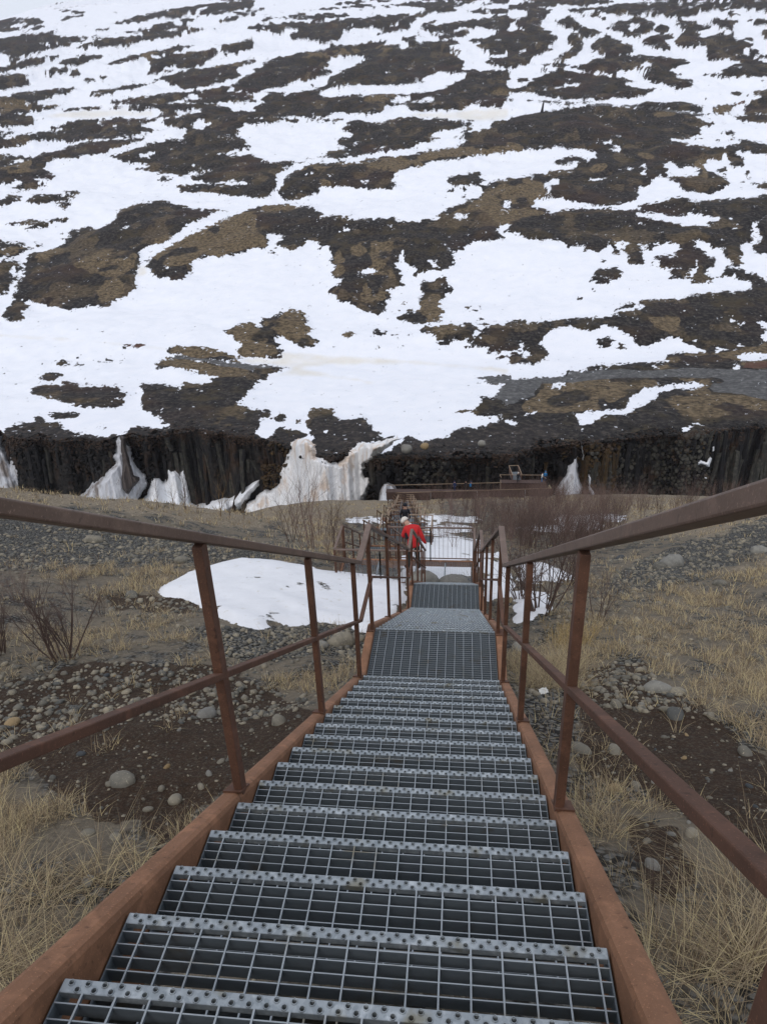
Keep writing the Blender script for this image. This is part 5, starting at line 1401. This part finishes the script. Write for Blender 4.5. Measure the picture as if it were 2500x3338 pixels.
def person(loc,rz,label,jacket,legs,hat,pose={},group=None,scale=1.,pack=None,bulk=1.):
    J={k:np.array(pose.get(k,v),float) for k,v in BASE.items()}
    ks=list(J);me=bpy.data.meshes.new('p');me.from_pydata([tuple(J[k]) for k in ks],[(ks.index(a),ks.index(b)) for a,b in EDG],[])
    o=link('body',me);md=o.modifiers.new('s','SKIN');md.use_smooth_shade=True
    for i,k in enumerate(ks):
        r=RAD.get(k,RAD.get(k[:2]))*(bulk if k not in('nek','hed','top') else 1.06);me.skin_vertices[0].data[i].radius=(r,r*(.8 if k in('pel','bel','che') else 1));me.skin_vertices[0].data[i].use_root=(k=='pel')
    sb=o.modifiers.new('u','SUBSURF');sb.levels=sb.render_levels=1 if group else 2
    bpy.context.view_layer.update();dg=bpy.context.evaluated_depsgraph_get();m2=bpy.data.meshes.new_from_object(o.evaluated_get(dg))
    bpy.data.objects.remove(o)
    root=empty('person',loc,rz);root.scale=(scale,)*3;tag(root,label,'person',group)
    m2.name='body';m2.materials.clear()
    for mm in (jacket,legs,'skin','boot'): m2.materials.append(M[mm])
    segs=[(J[a],J[b],(a,b)) for a,b in EDG]
    def cat(a,b):
        if b in('hed','top') : return 2
        if b[:2]=='fi': return 2
        if b[:2] in('hi',): return 0 if bulk>1 else 1
        if b[:2] in('kn','an'): return 1
        if b[:2]=='to': return 3
        return 0
    for p in m2.polygons:
        c=np.array(p.center);best=1e9;bc=0
        for A,B,(a,b) in segs:
            d=B-A;t=min(1,max(0,np.dot(c-A,d)/np.dot(d,d)));q=np.linalg.norm(c-A-t*d)
            if b[:2] in ('fi','to'): q*=1.
            if q<best: best=q;bc=cat(a,b)
        p.material_index=bc;p.use_smooth=True
    b=link('body',m2,root)
    V0,F0=I2;hd=(J['hed']+J['top'])/2;dr=(J['top']-J['nek']);dr/=np.linalg.norm(dr)
    if hat:
        V=V0.copy();zz=V@dr;V=V+dr*np.clip(-zz-.05,0,1)[:,None]*.75
        h=link('hat',fast_mesh('hat',V*np.array([.135,.145,.135])+hd+dr*.045,F0,M[hat]),root)
    # face: nose, eyes, ears
    fw=np.cross(np.array([1,0,0.]),dr);fw=-fw if fw[1]<0 and abs(fw[1])>.3 else fw
    mb=MB()
    for (r,u_,f_,s_) in ((0,-.02,.105,.016),(-.035,.01,.088,.010),(.035,.01,.088,.010),(-.1,-.01,0,.022),(.1,-.01,0,.022)):
        c=hd+np.array([r,0,0])+dr*(u_-.03)+fw*f_;mb.add(I1[0]*s_+c,[tuple(f) for f in I1[1]],0)
    mb.build('face_features',M['skin'],root,True)
    if pack:
        mb=MB();c=(J['che']+J['bel'])/2;bk=-.2
        up=J['che']-J['bel'];up/=np.linalg.norm(up);bkv=np.cross(up,(1,0,0));bkv=bkv*(1 if bkv[1]<0 else -1)
        k=mb.frame(c-up*.22+bkv*.2,c+up*.28+bkv*.2,.30,.17,up=bkv);mb.build('backpack',M[pack],root,bevel=.04)
    return root
def feet_at(u,v,z): return on_z(u,v,z)
# person in red: standing on the mesh landing, looking down, one hand on the rail
py_=PLy0+.62
fp=on_z(1350,1856,PLz);fp[1]=min(fp[1],PLy1-.35)
pose=dict(pel=(0,.0,.97),bel=(0,.05,1.13),che=(-.03,.16,1.34),nek=(-.09,.27,1.46),hed=(-.15,.34,1.50),top=(-.20,.40,1.59),
 shl=(-.22,.16,1.40),ell=(-.30,.20,1.14),hal=(-.18,.42,1.02),fil=(-.12,.50,1.0),
 shr=(.17,.15,1.40),elr=(.27,.02,1.15),har=(.36,.02,.93),fir=(.42,.06,.88),
 knl=(-.14,.12,.52),anl=(-.20,.02,.10),tol=(-.26,.2,.04),hir=(.10,0,.92),knr=(.12,.04,.50),anr=(.14,-.06,.09),tor=(.15,.12,.04))
pr=person(fp,math.radians(14),'person in a red jacket and cream knit hat looking down on the mesh landing','red','trouser','cream',pose,scale=.90,bulk=1.18)
# dark chest panel and back of the jacket
J=pose;mb=MB();mb.frame((-.10,.02,1.12),(-.12,.18,1.38),.30,.10,up=(0,-1,0.2));mb.build('dark_jacket_panel',M['black'],pr,bevel=.04)
mb=MB();mb.tube([(-.09,.30,1.43),(-.11,.32,1.46)],[.10,.095],10);mb.build('scarf',M['white'],pr,True)
# second person farther down the stairs
def chain_at(y):
    best=min(range(len(CHAIN)),key=lambda i:abs(CHAIN[i][1]-y));return CHAIN[best]
k=[c for c in CHAIN if c[1]<39][-1]
q=on_y(1322,1690,k[1]-.4);p2=np.array([q[0],k[1]-.6,k[2]])
person(p2,0.05,'person in black with a dark hood walking down a lower stair flight','black','black','black',pack='black')
fl=floorz+VO[2]
def at_walk(u,dy=.7): q=on_y(u,1590,VY+dy);return np.array([q[0],q[1],fl])
gp='visitors on the viewing platform'
person(at_walk(1482),2.6,'person in a navy jacket alone on the long walkway, left of the two others','navy','navy','navy',group=gp)
person(at_walk(1518,.85),.4,'person all in black, left one of the pair on the walkway','black','black','black',dict(knl=(-.2,.02,.5),anl=(-.3,0,.1),tol=(-.3,.15,.04)),group=gp)
person(at_walk(1535,.55),-.5,'person with a blue backpack, right one of the pair on the walkway','black','black','navy',group=gp,pack='blue')
dk=dz+VO[2]
def at_deck(u,dy=2.0): q=on_y(u,1572,VY+dy);return np.array([q[0],q[1],dk])
person(at_deck(1688,1.7),.2,'person in black with a light hat standing on the raised deck','black','black','cream',group=gp)
person(at_deck(1766,1.8),1.2,'person in a white jacket and blue trousers at the right end of the raised deck','white','blue','black',group=gp)
person(at_deck(1776,2.3),-.3,'person in a blue jacket with a backpack beside the one in white','blue','navy','blue',group=gp,pack='blue')
person(np.array([*(at_walk(1794,.7)[:2]),fl]),2.2,'crouching person in khaki at the right end of the walkway','khaki','black','khaki',dict(pel=(0,-.1,.55),bel=(0,-.02,.72),che=(0,.12,.9),nek=(0,.2,1.03),hed=(0,.26,1.13),top=(0,.28,1.24),shl=(-.19,.1,.97),ell=(-.25,.25,.75),hal=(-.15,.42,.7),fil=(-.12,.5,.68),shr=(.19,.1,.97),elr=(.25,.25,.75),har=(.15,.42,.7),fir=(.12,.5,.68),hil=(-.1,-.1,.5),knl=(-.15,.25,.48),anl=(-.14,.02,.09),hir=(.1,-.1,.5),knr=(.15,.25,.48),anr=(.14,.02,.09)),group=gp)
# ---------------------------------------------------------------- stones
def gpt(u,v):
    """where the line of sight through u,v meets the near slope"""
    d=ray(u,v);t=np.geomspace(1.2,140,500);P=CAM+d*t[:,None];dz_=P[:,2]-ground(P[:,0],P[:,1],True)
    i=np.argmax(dz_<0);return P[max(i-1,0)]+(P[i]-P[max(i-1,0)])*dz_[max(i-1,0)]/(dz_[max(i-1,0)]-dz_[i]+1e-9)
def stone_mesh(seed,flat=.7,I=I2,amp=.35):
    V0,F0=I;r=np.random.default_rng(seed);a=r.uniform(0,9,3)
    V=V0*(1+(fbm(V0[:,0]*1.2+a[0],V0[:,1]*1.2+V0[:,2]*.9+a[1],3,seed)-.5)[:,None]*amp)
    V=V*np.array([1.15,.9,flat])
    return V,F0
BL=[(1,398,2545,44,'stone','large round tan boulder half buried in the dark soil left of the stairs'),
(2,2146,2253,46,'boulder','largest egg-shaped grey boulder in the bank right of the stairs'),
(3,2208,2262,27,'stone','pale boulder touching the right side of the egg-shaped boulder'),
(4,2008,2304,22,'stone','pale round stone left of the egg-shaped boulder'),
(5,1893,2450,33,'stone','wide flat tan stone just right of the near right post'),
(6,2000,2452,25,'stone','flat grey stone right of the wide flat tan stone'),
(7,2200,2336,32,'stone','long low grey stone below the egg-shaped boulder'),
(8,908,2357,26,'stone','blue grey round stone right of the first left post'),
(9,672,2334,30,'boulder','wide flat cream stone left of the first left post'),
(10,571,2610,25,'stone','tan stone lowest in the dark soil beside the left stringer'),
(11,2430,2460,24,'stone','upright pale stone on the moss near the right edge'),
(12,2128,2830,30,'boulder','pale grey stone in the dry grass at the lower right'),
(13,2253,2722,24,'stone','wedge shaped tan stone under the right handrail'),
(14,287,2880,24,'boulder','grey stone in the grass beside the lower left stringer'),
(15,40,2362,25,'yellowstone','yellowish oval stone at the left edge'),
(16,2190,1845,40,'boulder','large pale pointed boulder high on the right slope'),
(17,2155,1850,26,'stone','grey block leaning on the left of the pointed boulder'),
(18,2022,1821,14,'darkstone','dark stone on the slope just below the right handrail'),
(19,1108,2100,40,'stone','big grey boulder left of the second left post by the snow'),
(20,1045,2110,22,'boulder','pale stone left of the big grey boulder by the snow'),
(21,1165,2090,22,'stone','grey stone right of the big grey boulder by the snow'),
(22,305,1765,26,'stone','large rounded boulder in the gravel bank left of the stairs'),
(23,540,1735,18,'stone','wide boulder under the left handrail in the gravel bank'),
(24,590,1830,22,'stone','grey boulder at the top left edge of the near snow patch'),
(25,2470,2150,20,'stone','half hidden stone in the pale grass at the right edge'),
(26,1560,2188,14,'stone','dark round stone close beside the first landing'),
(27,1796,2285,14,'darkstone','dark blue stone beside the scrap of paper'),
(28,2000,2575,22,'yellowstone','ochre cobble at the foot of the near right post'),
(29,2070,2565,18,'stone','rounded cream stone right of the ochre cobble'),
(30,288,2720,20,'stone','upright oval stone by the grass tussock left of the stringer'),
(31,378,2735,20,'stone','second oval stone right of the upright oval stone'),
(32,2345,1905,20,'stone','smooth grey stone on the right hand slope below the gravel track'),
(33,2480,1800,26,'boulder','pale flat rock by the gravel track at the right edge'),
(34,1690,2118,24,'boulder','pale stone beside the right hand posts of the first landing'),
(35,2085,2090,17,'stone','white grey stone in the mossy grass right of the landing'),
(36,430,1945,20,'stone','low grey boulder in the tan grass left of the snow')]
for (sd,u,v,rp,mt,lb) in BL:
    p=gpt(u,v);dist=np.dot(p-CAM,FB);r=rp/FPX*dist
    V,F=stone_mesh(sd,.8 if sd in(2,16,19,11) else .66,I3,.5)
    o=link('boulder' if r>.14 else 'cobble',fast_mesh('stone',V*r,F,M[mt]));o.location=p+np.array([0,0,r*(-.12 if sd in(1,2) else .12)]);o.rotation_euler=(random.uniform(-.2,.2),random.uniform(-.3,.3),random.uniform(0,6))
    tag(o,lb,'boulder' if r>.14 else 'stone')
# cobbles scattered by the cover map
cov={k:blur((NM==k).astype(float),4) for k in (1,2,3,6)}
def cls(P):
    u,v=px(P);ins=((P-CAM)@FB>.3)
    return {k:samp(a,u,v)*ins for k,a in cov.items()}
def scatter(n,r0,r1,a0=-80,a1=80):
    az=np.radians(rng.uniform(a0,a1,n));r=np.exp(rng.uniform(math.log(r0),math.log(r1),n))
    x=r*np.sin(az);y=-1.2+r*np.cos(az);return x,y,r
def offstairs(x,y,m=.86): return ~((np.abs(x)<m)&(y<17.8))
x,y,r=scatter(1500,1.8,14);z=ground(x,y);P=np.stack([x,y,z],-1);c=cls(P);u,v=px(P)
w_=(c[6]*1.0+c[3]*1.0+.25)*(c[1]<.2)*(c[2]<.5)*offstairs(x,y)*((u>-60)&(u<2560)&(v<3400));sel=np.where(rng.random(1500)<w_*.7)[0][:120]
protos=[]
for k in range(10):
    V,F=stone_mesh(100+k,rng.uniform(.5,.85),I2,.5);protos.append({m:fast_mesh('cobble',V,F,M[m]) for m in('stone','boulder','yellowstone','darkstone')})
for i in sel:
    m=random.choices(['stone','boulder','yellowstone','darkstone'],[.72,.13,.05,.1])[0]
    o=link('cobble',random.choice(protos)[m]);s=random.uniform(.009,.027)*(1+r[i]*.08);o.scale=(s*random.uniform(.9,1.3),s,s*random.uniform(.8,1.1));o.location=P[i]+np.array([0,0,s*.15]);o.rotation_euler=(random.uniform(-.3,.3),random.uniform(-.3,.3),random.uniform(0,6))
    left=x[i]<0
    cn={'stone':'grey','boulder':'pale cream','yellowstone':'ochre','darkstone':'dark blue grey'}[m];yb='below the first railing post' if y[i]<1.9 else 'between the first and second railing posts' if y[i]<3.4 else 'level with the first landing' if y[i]<6 else 'beside the second stair flight' if y[i]<11 else 'farther down by the snow'
    tag(o,'small %s cobble %s of the stairs, %s'%(cn,'left' if left else 'right',yb),'stone','loose cobbles %s of the stairs'%('left' if left else 'right'))
def pebbles(n,r0,r1,I,smin,smax,grow,name,label,keep):
    x,y,r=scatter(n,r0,r1);z=ground(x,y);P=np.stack([x,y,z],-1);c=cls(P);u,v=px(P)
    w_=(c[6]*.45+c[3]*1.6+.38)*(c[1]<.3)*np.clip(1-c[2]*np.clip(r/6,.15,.7),0,1)*offstairs(x,y,.1)*((u>-150)&(u<2650)&(v<3500)&(y<107))
    s=np.where(rng.random(n)<w_*keep)[0];P=P[s];rr=r[s];sz=rng.uniform(smin,smax,len(s))**1*(1+rr*grow)*rng.choice([.6,.8,1,1.5],len(s))
    P[:,2]+=sz*.1;tag(lumps(name,P,sz,M['pebble' if rng.random()<.0 else 'stone'],I,.18,(.5,.9)),label,kind='stuff')
V_,F_=I1
pebbles(16000,1.5,9,I1,.003,.010,.12,'gravel','small stones and gravel strewn over the near slope',.8)
import bmesh as _b
bm=_b.new();_b.ops.create_icosphere(bm,subdivisions=1,radius=1);bm.free()
OC=(np.array([(1,0,0),(-1,0,0),(0,1,0),(0,-1,0),(0,0,1),(0,0,-1),(.6,.6,.5),(-.6,.6,.5),(-.6,-.6,.5),(.6,-.6,.5)],float),np.array([(4,6,7),(4,7,8),(4,8,9),(4,9,6),(0,2,6),(6,2,7),(2,1,7),(7,1,8),(1,3,8),(8,3,9),(3,0,9),(9,0,6),(0,5,2),(2,5,1),(1,5,3),(3,5,0)]))
pebbles(80000,7,75,OC,.010,.030,.065,'gravel','stones and rubble covering the gravel banks farther down',.8)
# boulders and concrete footings seen through the mesh landing
for (x_,s_,lb) in ((-.75,.62,'left rounded concrete footing lying in the snow under the mesh landing'),(.10,.62,'right rounded concrete footing lying in the snow under the mesh landing')):
    V,F=stone_mesh(int(300+x_*10),.55,I3,.25);o=link('concrete_block',fast_mesh('block',V*s_*np.array([.68,.55,1]),F,M['boulder']));o.location=(x_,PLy0+.1,float(ground(np.array([x_]),np.array([PLy0+.1]))[0])+.18);tag(o,lb,'concrete block')
# scrap of paper
p=gpt(1775,2262);mb=MB();g=[(i*.022,j*.02,.012*math.sin(i*1.9+j*2.3)+.01) for j in range(5) for i in range(6)];mb.add(g,[tuple(int(a) for a in f) for f in grid_faces(5,6)])
o=mb.build('paper_scrap',M['white'],smooth=True);o.location=p+np.array([-.05,-.04,.012]);o.rotation_euler=(.3,0,.4);tag(o,'crumpled white scrap of paper on the stones right of the stairs','litter')
# ---------------------------------------------------------------- dry grass
def blades(name,P,nb,hgt,wid,spread,mat,label,lean=.6,seg=3):
    """tufts: nb blades per point, arching outwards"""
    n=len(P);N_=n*nb
    base=np.repeat(P,nb,0);h=np.repeat(hgt,nb)*rng.uniform(.45,1.15,N_);wd=np.repeat(wid,nb)
    a=rng.uniform(0,2*np.pi,N_);rad=rng.uniform(0,1,N_)**.7*np.repeat(spread,nb)
    base=base+np.stack([np.cos(a)*rad,np.sin(a)*rad,-.01+0*a],-1)
    a2=a+rng.normal(0,.7,N_);out=np.stack([np.cos(a2),np.sin(a2)],-1);ln=np.abs(rng.normal(lean,.35,N_))
    # lie over downhill a little
    out=out+np.array([0,.25]);side=np.stack([-out[:,1],out[:,0]],-1);side/=np.linalg.norm(side,axis=1)[:,None]
    V=np.zeros((N_,2*seg+1,3));
    for k in range(seg+1):
        t=k/seg;zz=h*(t-.42*ln*t*t);xy=out*(h*ln*t**1.7)[:,None]
        c=base+np.concatenate([xy,zz[:,None]],1)
        w2=(wd*(1-t*.8))[:,None]*np.concatenate([side,0*zz[:,None]],1)
        if k<seg: V[:,2*k]=c-w2;V[:,2*k+1]=c+w2
        else: V[:,2*seg]=c
    tri=[]
    for k in range(seg-1): tri+=[(2*k,2*k+1,2*k+3),(2*k,2*k+3,2*k+2)]
    tri+=[(2*seg-2,2*seg-1,2*seg)]
    F=(np.array(tri)[None]+np.arange(N_)[:,None,None]*(2*seg+1)).reshape(-1,3)
    o=link(name,fast_mesh(name,V.reshape(-1,3),F,M[mat],True));tag(o,label,kind='stuff');return o
def gsel(n,r0,r1,dens,base,gate=.5):
    x,y,r=scatter(n,r0,r1);z=ground(x,y);P=np.stack([x,y,z],-1);c=cls(P);u,v=px(P)
    cl=fbm(x/.9,y/.9,2,201)
    w_=(c[2]*dens+base*(1-c[6]*.9)*(1-c[3]*.65))*(c[1]<.4)*offstairs(x,y,.88)*((u>-200)&(u<2700)&(v<3650)&(y<107))*np.clip((cl-.36)*5,0,1)
    s=np.where(rng.random(n)<w_)[0];return P[s],r[s]
P,r=gsel(3600,1.3,6,.45,.10);blades('dry_grass',P,12,.10+.16*rng.random(len(P)),np.full(len(P),.0014),.035+.03*rng.random(len(P)),'grass','long dry yellow grass tussocks beside the top of the stairs',.8)
P,r=gsel(26000,4.5,22,.95,.34);blades('dry_grass',P,13,.10+.14*rng.random(len(P)),.0016+r*.0002,.05+.10*rng.random(len(P)),'grass','pale dry grass tufts on the middle slope',.9,2)
P,r=gsel(30000,16,104,.9,.22);blades('dry_grass',P,8,(.12+.12*rng.random(len(P)))*(1+r*.008),.0022+r*.00035,.10+r*.004,'grass','pale dry grass on the far banks and gorge rim',.6,2)
# golden patch right of the landing
L=[gpt(1880+random.gauss(0,50),2085+random.gauss(0,28)) for _ in range(70)];P=np.array(L);blades('golden_grass',P,22,.20+.1*rng.random(len(P)),np.full(len(P),.0022),.09+0*P[:,0],'grass2','golden grass clump right of the first landing',.6,2)
L=[gpt(random.uniform(1700,1900),random.uniform(2150,2260)) for _ in range(110)];P=np.array(L);blades('flattened_grass',P,22,.26+.12*rng.random(len(P)),np.full(len(P),.0020),.08+0*P[:,0],'grass','flattened straw coloured grass beside the right stringer',1.3,3)
# big tussocks at the lower corners
L=[gpt(random.uniform(-120,250),random.uniform(2850,3350)) for _ in range(40)]+[gpt(random.uniform(250,480),random.uniform(2800,2900)) for _ in range(10)]
P=np.array(L);blades('grass_tussock',P,30,.13+.20*rng.random(len(P)),np.full(len(P),.0022),.06+.05*rng.random(len(P)),'grass','thick tangled straw tussock left of the lower left stringer',1.8,4)
L=[gpt(random.uniform(2330,2620),random.uniform(2880,3200)) for _ in range(24)]+[gpt(random.uniform(2100,2350),random.uniform(3050,3330)) for _ in range(12)]+[gpt(random.uniform(1900,2020),random.uniform(2640,2760)) for _ in range(9)]
P=np.array(L);blades('grass_tussock',P,30,.13+.22*rng.random(len(P)),np.full(len(P),.0021),.06+.05*rng.random(len(P)),'grass','tangled straw tussock below the near right handrail',1.8,4)
# ---------------------------------------------------------------- bare shrubs
def shrub_mesh(seed,h,nst,spread,fine=1,thick=.006,up=1.):
    r=random.Random(seed);mb=MB()
    def grow(p,d,L,rad,lev):
        n=4 if lev<1 else 3;pts=[np.array(p)];d=np.array(d,float)
        for i in range(n):
            d=d+np.array([r.gauss(0,.10),r.gauss(0,.10),.05*up]);d/=np.linalg.norm(d);pts.append(pts[-1]+d*L/n)
        rd=[rad*(1-.75*i/n) for i in range(n+1)]
        mb.tube(pts,rd,4 if lev==0 else 3)
        if lev<1+fine:
            nb=[6,5,3][lev]
            for k in range(nb):
                t=r.uniform(.25,.95);i=min(int(t*n),n-1);q=pts[i]+(pts[i+1]-pts[i])*(t*n-i)
                dd=d*.5+np.array([r.gauss(0,.55),r.gauss(0,.55),r.uniform(.2,.8)*up]);dd/=np.linalg.norm(dd)
                grow(q,dd,L*r.uniform(.35,.6),rd[i]*.55,lev+1)
    for k in range(nst):
        a=r.uniform(0,6.28);s=r.uniform(.1,1)*spread;d=np.array([math.cos(a)*s,math.sin(a)*s,1]);grow((math.cos(a)*.07,math.sin(a)*.07,-.05),d/np.linalg.norm(d),h*r.uniform(.6,1),thick*r.uniform(.7,1.2),0)
    return mb
def shrub(u,v,h,mesh,label,cat='shrub',group=None,rz=None,p=None,name='bare_shrub'):
    p=gpt(u,v) if p is None else p
    o=link(name,mesh);o.location=p;o.scale=(h,h,h);o.rotation_euler=(0,0,random.uniform(0,6) if rz is None else rz);tag(o,label,cat,group);return o
SH=[shrub_mesh(k,1.0,8,.5,1,.0065).mesh('bare_shrub',M['twig2' if k%2 else 'twig']) for k in range(6)]
SF=[shrub_mesh(20+k,1.0,15,.6,2,.0095).mesh('bare_shrub',M['twig']) for k in range(3)]
SAP=[shrub_mesh(40+k,1.0,2,.12,1,.010).mesh('sapling',M['twig3' if k%2 else 'twig']) for k in range(4)]
shrub(1765,2000,2.15,SF[0],'large dense bare shrub behind the right hand landing posts')
shrub(1700,1960,1.5,SF[1],'bare shrub in front of the snow, left of the large dense shrub')
shrub(1850,1905,1.6,SF[2],'bare shrub up the slope right of the large dense shrub')
shrub(1950,2020,1.3,SH[0],'thin bare shrub seen between the two near right posts')
shrub(208,2150,1.55,SF[1],'bare shrub standing alone in the tan grass left of the stairs')
shrub(-5,2130,1.2,SF[0],'bare shrub cut by the left edge of the view')
shrub(60,1960,1.0,SH[3],'thin bare shrub behind the one at the left edge')
shrub(330,2010,.75,SH[4],'low bare shrub between the tan grass and the near snow')
shrub(2110,2980,.5,SAP[0],'short leafless twig standing beside the pale stone at lower right','twig')
for i,(u,v,h,k) in enumerate(((955,1768,2.6,0),(1010,1790,3.1,1),(1075,1782,2.4,2),(1040,1760,2.2,3))):
    shrub(u,v,h,SH[k],['leftmost tall bare birch in the clump above the near snow','tallest bare birch in the clump above the near snow','rightmost bare birch in the clump above the near snow','small bare birch in the middle of the clump above the near snow'][i],'birch')
for i,(u,v,h) in enumerate(((520,1660,1.9),(560,1662,1.7),(593,1665,2.6),(610,1668,1.5),(650,1676,1.7),(712,1680,2.4),(755,1690,1.4),(795,1690,1.6),(855,1690,2.3))):
    shrub(u,v,h,SAP[i%4],'thin leafless sapling on the crest of the left bank, %s from the left'%['leftmost','second','third','fourth','fifth','sixth','seventh','eighth','rightmost'][i],'sapling','saplings on the left bank',name='sapling')
n=0;tries=0
while n<195 and tries<4000:
    tries+=1
    u=random.uniform(1380,2420);v=random.uniform(1628,1790)
    if u>2020 and v>1700: continue
    if u<1560 and v>1740: continue
    den=math.exp(-((u-1830)/430)**2)*1.0
    if 1480<u<1660 and v<1660: den*=.4
    if random.random()>den+.1: continue
    y=np.interp(v,[1620,1640,1660,1690,1740,1800],[100,82,68,55,41,29]);p=on_y(u,v,y);p[2]=float(ground(p[:1],p[1:2])[0])
    o=link('bare_shrub',SH[n%6]);h=random.uniform(1.6,3.2);o.location=p;o.scale=(h*.9,h*.9,h);o.rotation_euler=(0,0,random.uniform(0,6));tag(o,'%s leafless shrub in the %s of the thicket, %s'%('tall' if h>2.4 else 'low',('left end' if u<1600 else 'left half' if u<1780 else 'right half' if u<1960 else 'right end'),('near the gorge rim' if v<1655 else 'among the snow strips' if v<1705 else 'in its nearest row')),'shrub','thicket of bare shrubs');n+=1
for i,(u,v,h) in enumerate(((1290,1742,1.1),(1480,1790,1.3),(1560,1800,1.5),(1600,1820,1.4),(1530,1770,1.6),(1440,1760,1.2),(1630,1790,1.9),(1660,1850,1.7))):
    shrub(u,v,h,SH[i%6],'leafless shrub %s'%['behind the left railing of the mesh landing','in the snow seen through the middle of the landing railing','in the snow behind the right corner of the landing railing','just right of the landing railing corner','highest up behind the landing railing','in the snow above the head of the landing railing','in the snow right of the landing railing, farther up','nearest the white snow right of the second flight'][i],'shrub','shrubs in the snow behind the mesh landing')
for i,(u,v,h) in enumerate(((1110,1800,1.4),(1085,1830,1.2),(1125,1740,1.7),(1160,1720,1.5),(1200,1745,1.3))):
    shrub(u,v,h,SH[(i+2)%6],'leafless shrub left of the mesh landing, %s'%['touching its corner post','nearest and lowest','slightly above its rail','highest up the grass','beside the lower flight'][i],'shrub','shrubs left of the mesh landing')

# ---------------------------------------------------------------- overcast air
mb=MB();mb.box(-1500,1500,-60,2200,-95,330);hz=bpy.data.materials.new('haze');hz.use_nodes=True;t_=hz.node_tree;t_.nodes.clear()
ou=t_.nodes.new('ShaderNodeOutputMaterial');pv=t_.nodes.new('ShaderNodeVolumePrincipled');pv.inputs['Color'].default_value=(.88,.90,1,1);pv.inputs['Density'].default_value=.00008;pv.inputs['Anisotropy'].default_value=.2
t_.links.new(pv.outputs[0],ou.inputs['Volume']);tag(mb.build('haze',hz),'thin overcast haze over the valley',kind='stuff')
